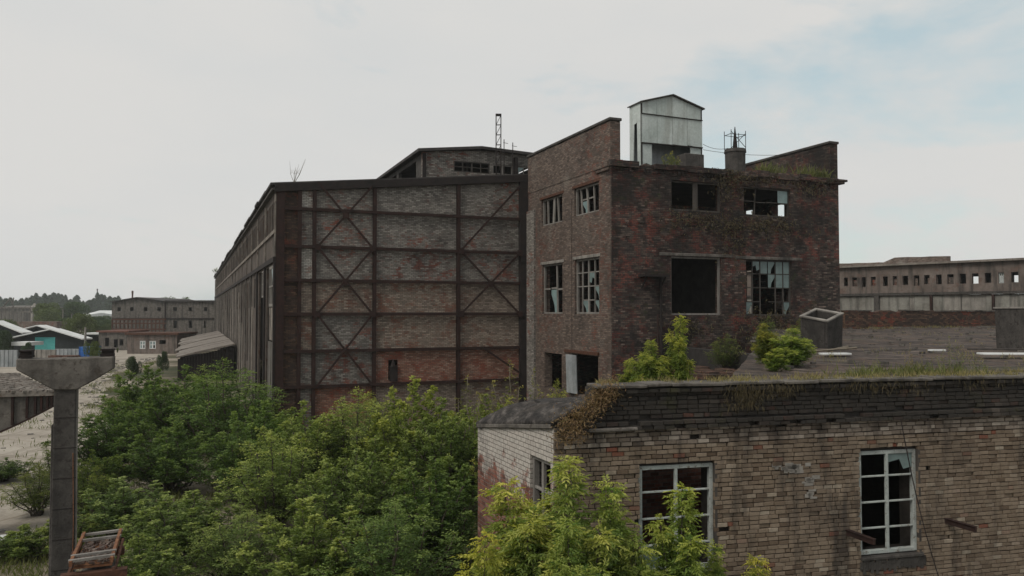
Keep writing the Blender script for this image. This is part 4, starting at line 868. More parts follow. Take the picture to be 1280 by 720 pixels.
# two-storey grey works building
D = 160; gxx = lambda px: (px - 640) / 970 * D
b = thing('grey_works_building', 'two-storey grey works building with a shallow gable and small square windows', 'building', (gxx(140), D, 0))
hsq = [(gxx(px - 2.2) - gxx(140), gxx(px + 2.2) - gxx(140), zz(389, D), zz(384, D)) for px in (149, 165, 182, 199, 219, 238, 257)] + [(gxx(p) - gxx(140), gxx(p + w_) - gxx(140), 3.2, zz(401, D)) for p, w_ in ((217, 4.5), (236, 4.5), (255, 2.5))]
def gtop(a):
    px = 140 + a / D * 970
    return zz(377.5 - (5.5 * max(0, 1 - abs(px - 172) / 33) if px < 207 else .5), D)
xs_g = [0, gxx(172) - gxx(140), gxx(207) - gxx(140), gxx(272) - gxx(140)]
m = MB(); 
class _: pass
hh = hsq + [(xs_g[1] - .001, xs_g[1] + .001, -9, -8), (xs_g[2] - .001, xs_g[2] + .001, -9, -8)]
wall(m, (gxx(140), D, 0), (1, 0, 0), (0, 1, 0), gxx(272) - gxx(140), -.01, gtop, .4, [h for h in hh if h[2] > 0], rag=.001, step=1.2); m.build('wall', M['concrete'], b)
m = MB(); m.obox((gxx(140), D + .45, 0), (.3, 0, 0), (0, 22, 0), (0, 0, zz(378.5, D))); m.obox((gxx(140) + .4, D + 8, 0), (20, 0, 0), (0, .3, 0), (0, 0, zz(379, D))); m.build('wall', M['concrete_dark'], b)
m = MB(); m.prism([(gxx(138.5), D - .5, zz(378, D)), (gxx(172), D - .5, zz(372.3, D)), (gxx(207), D - .5, zz(377, D)), (gxx(207), D - .5, zz(376.2, D)), (gxx(172), D - .5, zz(371.3, D)), (gxx(138.5), D - .5, zz(377, D))], (0, 24, 0)); m.obox((gxx(207) + .01, D - .4, zz(377.2, D)), (gxx(273) - gxx(207), 0, 0), (0, 20, 0), (0, 0, .3)); m.build('roof', M['roof'], b)
m = MB(); m.obox((gxx(140.5), D - .15, zz(399.2, D)), (gxx(272) - gxx(140.5), 0, 0), (0, .14, 0), (0, 0, .28)); m.build('band', M['steel_black'], b)
m = MB(); m.obox((gxx(206), D - .1, .01), (.25, 0, 0), (0, .095, 0), (0, 0, zz(378, D))); m.build('downpipe', M['steel_black'], b)
m = MB(); x = gxx(150)
for z in (3.0, 4.2, 5.0): m.bar((x, D - 3, z), (gxx(216), D - 3, z), .3)
for k in range(14): m.bar((x + k * .8, D - 3, .0), (x + k * .8, D - 3, 5), .2)
m.build('pipe_rack', M['rust_dark']); bpy.data.objects[-1] if 0 else None
tag(bpy.data.objects['pipe_rack'], 'low rusty pipe rack before the grey works building', 'pipe rack')
def hut_(px0, px1, d, pyt, name, label, wm, rm, wins=(), dep=7, over=.3):
    t = thing(name, label, 'building', ((px0 - 640) / 970 * d, d, 0)); x0 = (px0 - 640) / 970 * d; m = MB()
    hl = [((a - 640) / 970 * d - x0, (b_ - 640) / 970 * d - x0, zz(y1_, d), zz(y0_, d)) for a, b_, y0_, y1_, _k in wins]; ln = (px1 - px0) / 970 * d
    wall(m, (x0, d, 0), (1, 0, 0), (0, 1, 0), ln, 0, zz(pyt, d), .3, hl); m.obox((x0, d + .302, 0), (.25, 0, 0), (0, dep, 0), (0, 0, zz(pyt, d))); m.obox((x0 + ln - .25, d + .302, 0), (.25, 0, 0), (0, dep, 0), (0, 0, zz(pyt, d))); m.obox((x0 + .25, d + dep, 0), (ln - .5, 0, 0), (0, .3, 0), (0, 0, zz(pyt, d))); m.build('wall', M[wm], t)
    m = MB(); m.obox((x0 - over, d - over, zz(pyt, d) + .003), (ln + 2 * over, 0, 0), (0, dep + 2 * over, 0), (0, 0, .3)); m.build('roof', M[rm], t)
    for h, wd in zip(hl, wins):
        if wd[4]: window(t, (x0, d, 0), (1, 0, 0), (0, 1, 0), *h, 2, 2, M['white_sheet'], M['glass'], fr=.12, bar=.1, seed=1, inset=.02, panes=[(0, 0, 0), (1, 1, 0), (0, 1, 0)])
    return t
hut_(160, 222, 121, 418.5, 'brick_gatehouse', 'small brown brick single-storey house with white framed windows', 'far_wall', 'rust_dark', [(175.5, 182.5, 426, 436, 1), (187.5, 195.5, 426, 436, 1), (200, 208, 425, 430, 0)])
hut_(124, 160, 132, 415.5, 'grey_outbuilding', 'low grey outbuilding with two dark doorways beside the brown brick house', 'concrete', 'red_brown', [(143, 148, 424, 434, 0), (150, 155, 424, 432, 0), (132, 137, 422, 433, 0)])
hut_(109, 125, 138, 418, 'dark_lean_to', 'small dark open shed with a pale flat roof by the grey outbuilding', 'navy', 'white_sheet', [(111, 124, 420, 433, 0)], dep=4)
# blue-black sheds with pale gable roofs
def gable_shed(px0, px1, apx, pya, pye, d, label, dep=2.5, extra=None):
    x = lambda p: (p - 640) / 970 * d; t = thing('gabled_shed', label, 'shed', (x(px0), d, 0), 'gabled sheds in the far yard')
    m = MB(); m.prism([(x(px0 + 3), d, 0), (x(px1 - 2), d, 0), (x(px1 - 2), d, zz(pye + 1.2, d)), (x(apx), d, zz(pya + 1.2, d)), (x(px0 + 3), d, zz(pye + 1.2, d))], (0, dep - 1, 0)); m.build('wall', M['navy'], t)
    m = MB(); m.prism([(x(px0), d - .8, zz(pye + .9, d)), (x(apx), d - .8, zz(pya + 1, d)), (x(px1), d - .8, zz(pye + .9, d)), (x(px1), d - .8, zz(pye - .6, d)), (x(apx), d - .8, zz(pya - .3, d)), (x(px0), d - .8, zz(pye - .6, d))], (0, dep, 0)); m.build('roof', M['white_sheet'], t)
    if extra:
        m = MB(); o = extra; m.obox((x(o[0]), d - .05, .0), (x(o[1]) - x(o[0]), 0, 0), (0, .045, 0), (0, 0, zz(o[2], d))); m.build('door', M['teal'], t)
    return t
gable_shed(10, 108, 67, 411, 423.5, 104, 'black gable-fronted shed with a teal door panel and pale roof', extra=(45, 70, 421.5))
gable_shed(28, 68, 50, 406.5, 412, 120, 'pale-roofed shed directly behind the black shed with the teal panel')
gable_shed(-60, 33, -5, 401, 416, 112, 'pale-roofed dark shed at the left picture edge')
D = 100
m = MB(); m.obox(*fbox(15, 38, D, 427.5, 3, 432)); 
tag(m.build('awning_roof', M['white_sheet']), 'small pale flat awning in front of the black shed, left side', 'awning')
# yard fence panels, container, scrap
def panel(px0, px1, d, pyt, mat, name, label, cat, dep=.15, ribs=True, group=None):
    x0 = (px0 - 640) / 970 * d; w_ = (px1 - px0) / 970 * d; h_ = zz(pyt, d); m = MB(); m.obox((x0, d, 0), (w_, 0, 0), (0, dep, 0), (0, 0, h_))
    if ribs:
        n = max(2, int(w_ / .5))
        for i in range(n + 1): m.obox((x0 + i * (w_ - .1) / n, d - .06, 0), (.08, 0, 0), (0, .055, 0), (0, 0, h_))
    return tag(m.build(name, M[mat], bevel=.01), label, cat, group)
panel(-10, 23, 92, 437.5, 'fence_metal', 'metal_fence', 'ribbed silvery sheet fence at the left picture edge', 'fence')
panel(40, 71, 90, 437, 'concrete_pale', 'panel_fence', 'pale grey panel fence between scrap heaps', 'fence')
panel(70, 101, 94, 436, 'fence_metal', 'sheet_fence', 'low pale teal fence behind the scrap', 'fence')
panel(100, 113.5, 88, 433.5, 'blue', 'blue_container', 'bright blue metal container standing in the yard', 'container', dep=2.4)
m = MB(); rr = random.Random(6)
for k in range(70): px = rr.uniform(70, 100); d_ = rr.uniform(86, 88); p = G(px, d_); s_ = rr.uniform(.4, 1.1); m.box((p.x, p.y, s_ * .4 + rr.random() * 1.0), (s_ * 1.5, s_, s_ * .6), rr.random() * 3)
tag(m.build('scrap_heap', M['rust_dark']), 'dark rusty scrap heap left of the blue container', 'scrap heap')
m = MB(); x0 = (20 - 640) / 970 * 170; m.obox((x0, 170, 0), (9, 0, 0), (0, 4, 0), (0, 0, zz(402, 170))); tag(m.build('brown_brick_wall', M['far_brick']), 'long low brown brick wall beyond the gabled sheds', 'wall')
# white roofed warehouses and tanks far off
def far_house(px0, px1, d, pyt, pyr, wm, rm, label, name='warehouse'):
    t = thing(name, label, 'warehouse', G(px0, d)); x0 = (px0 - 640) / 970 * d; w_ = (px1 - px0) / 970 * d; m = MB(); m.obox((x0, d, 0), (w_, 0, 0), (0, 30, 0), (0, 0, zz(pyr, d))); m.build('wall', M[wm], t)
    m = MB(); m.prism([(x0 - .5, d - .6, zz(pyr, d)), (x0 - .5, d + 15, zz(pyt, d)), (x0 - .5, d + 30.6, zz(pyr, d)), (x0 - .5, d + 30.6, zz(pyr, d) + .01 - .3), (x0 - .5, d - .6, zz(pyr, d) - .3)], (w_ + 1, 0, 0)); m.build('roof', M[rm], t)
far_house(103, 141, 330, 388, 394.5, 'white_sheet', 'white_sheet', 'long white warehouse roof left of the grey works building')
far_house(-40, 14, 330, 385, 392, 'white_sheet', 'white_sheet', 'white warehouse at the far left edge')
far_house(46, 60, 330, 388, 394, 'white_sheet', 'white_sheet', 'short white warehouse beside the pale silo')
far_house(78, 100, 300, 391, 395, 'concrete_pale', 'white_sheet', 'small pale warehouse half hidden by yard trees')
far_house(98, 119, 520, 377, 380.5, 'white_sheet', 'concrete_pale', 'tiny pale building between the distant poplars')
far_house(-10, 30, 300, 381.5, 385, 'concrete', 'concrete', 'grey factory shed behind the pipework at far left')
t = thing('silo', 'pale upright silo among far pipework', 'silo', G(43.5, 280)); p = G(43.5, 280)
m = MB(); m.tube([p, p + UP * zz(384, 280), p + UP * zz(382, 280), p + UP * zz(379, 280)], [1.2, 1.2, .8, .25], 12); m.build('tank', M['concrete_pale'], t); m = MB(); m.tube([p - Vector((1.6, 0, 0)), p + Vector((-1.6, 0, zz(383, 280)))], .12, 5); m.build('ladder', M['steel'], t)
m = MB(); p = G(2, 270)
for k in range(9): m.bar(G(2 + k * 5, 270), G(2 + k * 5, 270) + UP * zz(383 + (k % 3), 270), .25)
m.bar(G(0, 270) + UP * zz(384, 270), G(42, 270) + UP * zz(385, 270), .35); m.bar(G(4, 270) + UP * zz(384, 270), G(13, 270) + UP * zz(373, 270), .35); m.bar(G(13, 270) + UP * zz(373, 270), G(17, 270) + UP * zz(384, 270), .3); m.bar(G(14, 270), G(17, 270) + UP * zz(372, 270), .25)
m.bar(G(28, 270) + UP * zz(390, 270), G(40, 270) + UP * zz(390, 270), .6); tag(m.build('pipe_gantry', M['concrete']), 'distant tangle of conveyor and pipe frames left of the silo', 'gantry')
def chimney(px, d, pyt, r, label, mat='steel'):
    p = G(px, d); m = MB(); zt = zz(pyt, d); m.tube([p, p + UP * zt * .5, p + UP * (zt - .8), p + UP * (zt - .75), p + UP * zt], [r, r * .85, r * .7, r * .9, r * .85], 10); tag(m.build('chimney', M[mat]), label, 'chimney')
chimney(121.5, 500, 361, .45, 'thin tall far chimney among the poplars'); chimney(165.5, 230, 363.5, .32, 'short square-topped chimney behind the grey works building', 'rust_dark')
def pole(px, pyb, pyt, d, label, r=.12):
    p = G(px, d); t = thing('utility_pole', label, 'pole', p); m = MB(); m.tube([p, p + UP * zz(pyt, d)], [r, r * .7], 8); m.build('shaft', M['concrete_pale'], t)
    m = MB(); m.bar(p + UP * (zz(pyt, d) - .3) - Vector((.6, 0, 0)), p + UP * (zz(pyt, d) - .3) + Vector((.6, 0, 0)), .08); m.build('crossarm', M['wood_dark'], t)
pole(107.5, 447, 409, 89, 'pale concrete pole beside the blue container', .16); pole(79, 410, 386, 200, 'slim far pole by the yard trees'); pole(90, 410, 392, 220, 'second slim far pole just right of the first'); pole(126, 436, 388, 210, 'hazy far pole left of the grey works building') if 0 else None
p = G(8, 22); m = MB(); m.obox((p.x - .35, p.y, .03), (.75, .1, .05), (-.1, .6, 0), (0, 0, .04)); tag(m.build('sheet_scrap', M['white_sheet']), 'crumpled white sheet lying on the grass at lower left', 'scrap')

# ------------------------------------------------------------ vegetation
def leaves_mesh(name, P, D, L_, Wd, tint, shade, mat, parent=None, fold=.25):
    """P base points, D direction (unit), L_ length, Wd width: one folded diamond each"""
    n = len(P); P = np.asarray(P, float); D = np.asarray(D, float); D /= np.linalg.norm(D, axis=1)[:, None] + 1e-9
    Rn = rng.normal(size=(n, 3)); Rn[:, 2] += 1.2; S_ = np.cross(D, Rn); S_ /= np.linalg.norm(S_, axis=1)[:, None] + 1e-9; Nn = np.cross(S_, D)
    L_ = np.broadcast_to(L_, n)[:, None]; Wd = np.broadcast_to(Wd, n)[:, None]
    mid = P + D * L_ * .42; v = np.stack([P, mid + S_ * Wd / 2 + Nn * Wd * fold, P + D * L_ - UPn * L_ * .12, mid - S_ * Wd / 2 + Nn * Wd * fold], 1).reshape(-1, 3)
    base = parent_loc(parent); 
    me = bpy.data.meshes.new(name); me.vertices.add(4 * n); me.vertices.foreach_set('co', v.astype('f').ravel())
    i = np.arange(n)[:, None] * 4; f = np.concatenate([i + [0, 1, 2], i + [0, 2, 3]], 1).ravel()
    me.loops.add(6 * n); me.loops.foreach_set('vertex_index', f.astype('i')); me.polygons.add(2 * n); me.polygons.foreach_set('loop_start', np.arange(0, 6 * n, 3, dtype='i')); me.polygons.foreach_set('loop_total', np.full(2 * n, 3, 'i'))
    me.update(calc_edges=True)
    for nm, arr in (('tint', tint), ('shade', shade)):
        at = me.attributes.new(nm, 'FLOAT', 'POINT'); at.data.foreach_set('value', np.repeat(np.broadcast_to(arr, n), 4).astype('f'))
    me.materials.append(mat); o = bpy.data.objects.new(name, me); COL.objects.link(o)
    if parent: o.parent = parent
    return o
UPn = np.array([0, 0, 1.])
def plume_tree(name, Ht, Rd, leaders, twigs, leaf, mat, compound=True, per=6, seed=0, droop=.35, lowfill=.35, tipy=1., bark='bark', spread=1., leaflets=9, cw=.38):
    """multi-stemmed tree: leaders rise and fan out, twigs along them carry compound or simple leaves"""
    r = np.random.default_rng(seed); P = []; D = []; T = []; Sh = []; LL_ = []; stems = MB(); main = []
    root = thing(name, None, 'tree')
    for i in range(leaders):
        t = math.sqrt((i + .5) / leaders); a = i * 2.399 + r.uniform(-.3, .3); rad = Rd * t * r.uniform(.8, 1.05) * spread
        hh_ = Ht * (1 - .5 * t ** 2.2) * r.uniform(.82, 1.0) if i else Ht
        b = np.array([r.uniform(-.25, .25), r.uniform(-.25, .25), 0]); e = np.array([rad * math.cos(a), rad * math.sin(a), hh_])
        c1 = b * .5 + e * np.array([.55, .55, .45]); ts = np.linspace(0, 1, 9)[:, None]
        cur = (1 - ts) ** 2 * b + 2 * ts * (1 - ts) * c1 + ts ** 2 * e; cur[1:-1] += r.normal(size=(7, 3)) * .05 * Ht / 4
        stems.tube(cur.tolist(), np.linspace(.05 * Ht / 4, .008, 9).tolist(), 5)
        nt_ = int(twigs * (hh_ / Ht)); shade_l = r.uniform(-.25, .25)
        for k in range(nt_):
            q = lowfill + (1 - lowfill) * (k + r.random()) / nt_; x = q * 8; j = min(7, int(x)); p = cur[j] + (cur[j + 1] - cur[j]) * (x - j)
            ax = cur[j + 1] - cur[j]; ax /= np.linalg.norm(ax); an = r.uniform(0, 6.283); tl = (1 - q) ** .7 * Rd * .38 + .1 * Ht / 4
            dr = np.array([math.cos(an), math.sin(an), r.uniform(-.1, .7)]) + ax * .5; dr /= np.linalg.norm(dr); tl *= r.uniform(.6, 1.15)
            te = p + dr * tl
            if k % 3 == 0: stems.tube([p, p + dr * tl * .5 + UPn * .03, te], [.012, .008, .004], 3)
            for m_ in range(per):
                u_ = r.uniform(.25, 1.08); lp = p + (te - p) * u_ + r.normal(size=3) * .03
                ld = np.array([r.normal(), r.normal(), r.uniform(-droop, .7)]) + dr * .7; ld /= np.linalg.norm(ld)
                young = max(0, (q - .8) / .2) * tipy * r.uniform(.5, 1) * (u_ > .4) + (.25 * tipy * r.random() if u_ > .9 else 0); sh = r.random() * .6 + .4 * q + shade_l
                if compound:
                    rl = leaf * r.uniform(2.2, 3.4); side = np.cross(ld, UPn + r.normal(size=3) * .3); side /= np.linalg.norm(side) + 1e-9
                    n2 = leaflets
                    for w_ in range(n2):
                        f = .25 + .75 * (w_ // 2) / (n2 // 2); sgn = 1 if w_ % 2 else -1; bp = lp + ld * rl * f - UPn * rl * .28 * f * f
                        dd = (ld * .65 + side * sgn * .8 - UPn * .25) if w_ < n2 - 1 else ld - UPn * .4
                        P.append(bp); D.append(dd); T.append(young); Sh.append(sh + r.uniform(-.15, .15)); LL_.append(leaf * r.uniform(.75, 1.15))
                else: P.append(lp); D.append(ld); T.append(young); Sh.append(sh); LL_.append(leaf * r.uniform(.65, 1.25))
    stems.build('trunk', M[bark], root, smooth=True)
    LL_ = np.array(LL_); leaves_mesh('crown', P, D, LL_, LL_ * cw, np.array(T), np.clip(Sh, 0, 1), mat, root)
    return root

pA = plume_tree('leafy_shrub_tree', 4.4, 2.5, 26, 60, .105, M['leaf'], compound=False, per=22, seed=1, cw=.55, lowfill=.2, tipy=.6)
pB = plume_tree('leafy_shrub_tree', 4.4, 2.2, 20, 64, .115, M['leaf'], compound=False, per=24, seed=2, cw=.5, lowfill=.2, tipy=.7)
pC = plume_tree('leafy_shrub_tree', 4.4, 2.0, 18, 48, .085, M['leaf'], compound=True, per=5, leaflets=5, seed=3, cw=.5, lowfill=.25, tipy=.8)
pN = plume_tree('ash_leaved_maple', 4.2, 1.15, 13, 50, .095, M['leaf_near'], per=9, leaflets=9, seed=4, cw=.34, droop=.8, lowfill=.35, tipy=.85)
pN2 = plume_tree('ash_leaved_maple', 4.2, .8, 7, 46, .1, M['leaf_near'], per=9, leaflets=9, seed=5, cw=.34, droop=.8, lowfill=.35, tipy=.85)
pY = plume_tree('airy_sapling', 4.2, 1.3, 12, 22, .085, M['weed'], compound=False, per=9, seed=6, cw=.5, lowfill=.35, bark='twig')
used = set()
def plant(proto, px, d, pyt, sx, label, tint, rz=0, group=None, base_h=4.4, zbase=0, ztop_=None):
    h_ = (zz(pyt, d) - zbase) / base_h; loc = G(px, d); loc.z = zbase
    if proto.name in used: o = dup(proto, loc, rz, (sx, sx, h_), label, (*tint, 1))
    else:
        used.add(proto.name); o = proto; o.location = loc; o.rotation_euler = (0, 0, rz); o.scale = (sx, sx, h_); o['label'] = label
        for ch in o.children: ch.color = (*tint, 1)
    if group: o['group'] = group
    return o
GD, GM, GL, GY = (.62, .76, .66), (.95, 1, .9), (1.15, 1.15, 1.0), (1.6, 1.35, .9)  # leaf colour multipliers: dark, mid, light and yellow greens
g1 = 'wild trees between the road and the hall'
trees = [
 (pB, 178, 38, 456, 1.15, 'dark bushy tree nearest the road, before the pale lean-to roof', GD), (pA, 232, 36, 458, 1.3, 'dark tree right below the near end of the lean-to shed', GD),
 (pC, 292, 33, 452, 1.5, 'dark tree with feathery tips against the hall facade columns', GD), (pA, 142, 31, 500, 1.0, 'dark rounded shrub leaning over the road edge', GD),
 (pB, 215, 28, 528, 1.0, 'dense dark shrub in the middle of the left thicket', GD), (pA, 305, 27, 528, .9, 'dark tree at the foot of the hall corner column', GD),
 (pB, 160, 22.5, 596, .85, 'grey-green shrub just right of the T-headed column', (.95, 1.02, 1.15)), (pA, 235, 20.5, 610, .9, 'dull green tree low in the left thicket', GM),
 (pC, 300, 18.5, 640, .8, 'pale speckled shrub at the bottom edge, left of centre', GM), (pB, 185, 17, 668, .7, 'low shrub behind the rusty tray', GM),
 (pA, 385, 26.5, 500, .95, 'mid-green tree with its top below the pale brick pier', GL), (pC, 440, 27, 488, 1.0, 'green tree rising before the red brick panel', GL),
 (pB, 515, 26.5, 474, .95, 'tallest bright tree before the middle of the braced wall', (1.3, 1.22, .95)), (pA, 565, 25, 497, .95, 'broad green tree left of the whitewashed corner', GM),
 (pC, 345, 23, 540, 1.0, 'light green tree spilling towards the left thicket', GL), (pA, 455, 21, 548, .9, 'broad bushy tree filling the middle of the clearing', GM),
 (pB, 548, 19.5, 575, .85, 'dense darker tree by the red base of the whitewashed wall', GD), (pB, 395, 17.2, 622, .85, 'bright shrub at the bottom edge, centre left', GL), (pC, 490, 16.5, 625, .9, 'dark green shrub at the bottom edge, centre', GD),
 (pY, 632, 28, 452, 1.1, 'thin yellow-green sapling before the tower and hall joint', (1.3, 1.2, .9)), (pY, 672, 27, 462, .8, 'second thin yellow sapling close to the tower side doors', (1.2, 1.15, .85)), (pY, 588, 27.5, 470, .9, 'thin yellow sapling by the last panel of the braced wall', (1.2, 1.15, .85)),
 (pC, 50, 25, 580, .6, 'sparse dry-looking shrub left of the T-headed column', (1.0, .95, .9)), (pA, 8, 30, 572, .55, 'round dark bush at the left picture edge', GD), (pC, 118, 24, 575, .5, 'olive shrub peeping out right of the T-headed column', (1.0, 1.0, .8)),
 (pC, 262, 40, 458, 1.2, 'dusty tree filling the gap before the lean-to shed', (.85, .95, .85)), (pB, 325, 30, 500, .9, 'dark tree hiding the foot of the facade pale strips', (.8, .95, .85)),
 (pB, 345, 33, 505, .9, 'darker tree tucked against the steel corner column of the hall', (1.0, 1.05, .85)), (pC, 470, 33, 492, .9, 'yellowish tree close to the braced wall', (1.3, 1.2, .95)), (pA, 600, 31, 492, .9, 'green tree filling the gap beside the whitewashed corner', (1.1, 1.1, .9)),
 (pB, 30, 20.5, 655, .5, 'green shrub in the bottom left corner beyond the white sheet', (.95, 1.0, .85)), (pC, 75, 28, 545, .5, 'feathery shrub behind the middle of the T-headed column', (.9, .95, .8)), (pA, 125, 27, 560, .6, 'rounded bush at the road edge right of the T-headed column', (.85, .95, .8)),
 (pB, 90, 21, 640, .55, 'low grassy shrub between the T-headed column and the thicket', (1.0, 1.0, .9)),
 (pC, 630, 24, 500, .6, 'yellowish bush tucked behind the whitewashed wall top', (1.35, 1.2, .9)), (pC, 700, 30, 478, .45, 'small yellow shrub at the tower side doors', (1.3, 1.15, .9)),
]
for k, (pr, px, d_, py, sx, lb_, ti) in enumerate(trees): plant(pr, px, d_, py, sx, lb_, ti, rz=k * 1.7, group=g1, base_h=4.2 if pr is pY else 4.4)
g2 = 'bright maples in front of the workshop wall'
near = [(pN, 694, 12.3, 582, .95, 'tallest yellow-tipped maple before the workshop corner', (1, 1, 1)), (pN2, 645, 12.5, 612, 1.0, 'yellow-green maple before the whitewashed wall', (1.05, 1, .9)), (pN2, 762, 12.8, 606, .85, 'slim maple left of the left workshop window', (.9, .95, .95)),
        (pN2, 842, 13.2, 614, .75, 'pointed maple standing before the left workshop window', (.95, 1, .9)), (pN, 800, 12.6, 672, .6, 'low dark maple between two pointed ones', (.8, .9, .9)), (pN, 940, 12.8, 695, .5, 'yellow bushy maple top at the bottom edge below the brick wall', (1.2, 1.05, .8)),
        (pN2, 598, 11.2, 672, .55, 'bright yellow shrub at the bottom edge left of the workshop', (1.15, 1.05, .8)), (pN, 720, 11.5, 655, .6, 'darker maple at the bottom edge below the tallest one', (.8, .9, .9)), (pN2, 890, 13.3, 680, .5, 'small olive shoot below the left workshop window corner', (.8, .85, .8))]
for k, (pr, px, d_, py, sx, lb_, ti) in enumerate(near): plant(pr, px, d_, py, sx, lb_, ti, rz=k * 2.1 + .4, group=g2, base_h=4.2)
# bushes on and behind the flat roof
g3 = 'self-sown saplings at roof level'
for k, (px, d_, py, sx, h0, lb_, ti) in enumerate(((846, 17.6, 398, .42, H - 2.6, 'pointed bright sapling behind the workshop parapet before the big dark opening', (1.0, .95, .8)), (812, 17.4, 428, .42, H - 2.4, 'bushier sapling left of the pointed one behind the parapet', (.9, .9, .8)), (786, 17.8, 452, .3, H - 2.3, 'smallest sapling behind the parapet near the tower corner', (.9, .9, .8)))):
    plant((pN2, pN, pN2)[k], px, d_, py, sx, lb_, ti, rz=k, group=g3, base_h=4.2, zbase=h0)
plant(pN, 990, 19.5, 412, .48, 'round green bush on the flat roof left of the leaning shaft', (.95, 1.0, .95), rz=1, group=g3, base_h=4.2, zbase=H - 1.5)
plant(pN, 958, 20, 406, .33, 'upright brownish-green sapling behind the round roof bush', (.8, .7, .6), rz=2.2, group=g3, base_h=4.2, zbase=H - 1.5)
plant(pN2, 968, 18, 436, .33, 'low bush at the parapet before the round roof bush', (1, 1, .9), rz=.2, group=g3, base_h=4.2, zbase=H - 1.5)

for k, (px, d_, py, sx, lb_, ti) in enumerate(((905, 34, 418, .45, 'dark shrub at the tower foot under the big dark opening', (.6, .6, .55)), (958, 36, 396, .4, 'tall dark shrub below the broken glazed window', (.55, .6, .5)), (1000, 37, 400, .4, 'dark shrub between the glazed window and the leaning shaft', (.6, .62, .5)))):
    plant(pC, px, d_, py, sx, lb_, ti, rz=k, group='dark shrubs at the tower foot', base_h=4.4, zbase=H - 2.6)
m = MB(); rr = random.Random(91)
for k in range(260):
    q = G(rr.uniform(835, 960), rr.uniform(30, 34)); sz = rr.uniform(.1, .5); m.box((q.x, q.y, H - 3.0 + rr.random() * .5), (sz * 1.6, sz, sz * .6), rr.random() * 3)
m.box((7.2, 32, (H - 3.2) / 2), (4.2, 4, H - 3.2)); tag(m.build('rubble', M['hall_dark']), 'heap of dark fallen brick at the foot of the tower front', 'rubble', kind='stuff')
def grass_obj(name, pts, h, mat, label, cat='grass', tip=.4, per=7, spread=.06, lean=.35, parent=None, wd=.012, kind='stuff'):
    r = np.random.default_rng(len(pts)); P = []; D = []; L_ = []
    for (x, y, z, s_) in pts:
        for k in range(per): P.append((x + r.normal() * spread, y + r.normal() * spread, z)); D.append((r.normal() * lean, r.normal() * lean, 1)); L_.append(h * s_ * r.uniform(.5, 1.2))
    L_ = np.array(L_); o = leaves_mesh(name, P, D, L_, np.maximum(wd, L_ * .05), r.random(len(P)) * tip, r.random(len(P)), mat); return tag(o, label, cat, kind=kind)
rr = random.Random(33)
pts = []
for k in range(700):
    a = rr.uniform(.9, FLn - .1); dn_ = mnoise.noise(Vector((a * .9, 0, 0))); 
    if rr.random() < .55 + dn_: p = F0 + UF * a + VF * rr.uniform(-.1, .45); pts.append((p.x, p.y, ZR - .02, rr.uniform(.4, 1.2)))
grass_obj('parapet_grass', pts, .16, M['grass'], 'dry yellow grass along the top of the workshop parapet', tip=.8)
pts = []
for k in range(95): a = fa(rr.choice((rr.gauss(1160, 10), rr.gauss(1196, 13), rr.gauss(1235, 20), rr.gauss(1120, 22)))); p = F0 + UF * a + VF * rr.uniform(.3, 1.6); pts.append((p.x, p.y, H - 1.42, rr.uniform(.4, 1.3)))
grass_obj('roof_weeds', pts, .32, M['weed'], 'tall green weeds behind the parapet right of centre', 'weeds', per=9, spread=.08, wd=.02)
pts = []
for k in range(500):
    i = rr.random(); t = rr.random() ** 2; front = F0 + UF * (3.2 + (FLn - 3.2) * i) + VF * .5; bk = T0 + U * (8 + 24 * i) - V * .9; p = front.lerp(bk, rr.choice((t, rr.uniform(.93, .985))))
    if mnoise.noise(p * .35) > -.02: pts.append((p.x, p.y, roofz(p.y), rr.uniform(.5, 1.3)))
grass_obj('roof_grass', pts, .2, M['grass'], 'patchy dry grass tufts over the felt roof', per=8, spread=.14)
pW = plume_tree('tall_weed', 1.0, .3, 5, 12, .055, M['weed'], compound=False, per=7, seed=21, cw=.32, lowfill=.1, bark='twig')
for k, (px, d_, py, sx, lb_, ti) in enumerate(((1183, 17.2, 422, .55, 'tallest grey-green weed spike on the flat roof behind the parapet', (1.1, 1.2, .95)), (1199, 17.4, 427, .6, 'bending weed spike just right of the tallest one', (1.1, 1.2, .95)), (1136, 17.0, 430, .4, 'thin straw-coloured weed stalk left of the green weed clump', (1.7, 1.2, .9)), (1168, 17.3, 446, .8, 'bushy low weed in the middle of the green weed clump', (1, 1.2, .9)), (1222, 17.6, 444, .7, 'grey-green bushy weed at the right end of the clump', (1, 1.2, 1)), (1150, 17.1, 441, .35, 'slim dry weed beside the straw-coloured stalk', (1.7, 1.3, 1)), (1208, 17.2, 448, .7, 'spreading low weed under the bending spike', (1.1, 1.2, .9)), (1258, 17.2, 452, .4, 'lone short weed near the long white board', (1.2, 1.1, .8)), (1094, 18.5, 440, .4, 'small green tuft alone on the open felt roof', (1, 1.1, .8)))):
    plant(pW, px, d_, py, sx, lb_, ti, rz=k * 2.2, group='tall weeds on the flat roof', base_h=1.0, zbase=H - 1.45)
P_ = []; D_ = []
for (ac, zc, sa, sz_, n_v) in ((7.0, H + 6.9, .6, .5, 420), (9.5, H + 4.7, 1.3, .3, 520), (5.0, H + 4.7, 1.2, .35, 420), (8.8, H + 7.2, 1.5, .2, 300), (12.6, H + 7.0, .7, .35, 260), (7.3, H + 4.0, .5, .7, 300), (9.6, H - .5, 1.2, .4, 500), (4.5, H - .8, .9, .35, 200)):
    for k in range(n_v): p = T0 + U * (ac + rr.gauss(0, sa)) - V * (.03 + abs(rr.gauss(0, .07))) + UP * min(ZT - .05, zc + rr.gauss(0, sz_)); P_.append(tuple(p)); D_.append((rr.gauss(0, .6), rr.gauss(-.3, .4), rr.gauss(-.5, .5)))
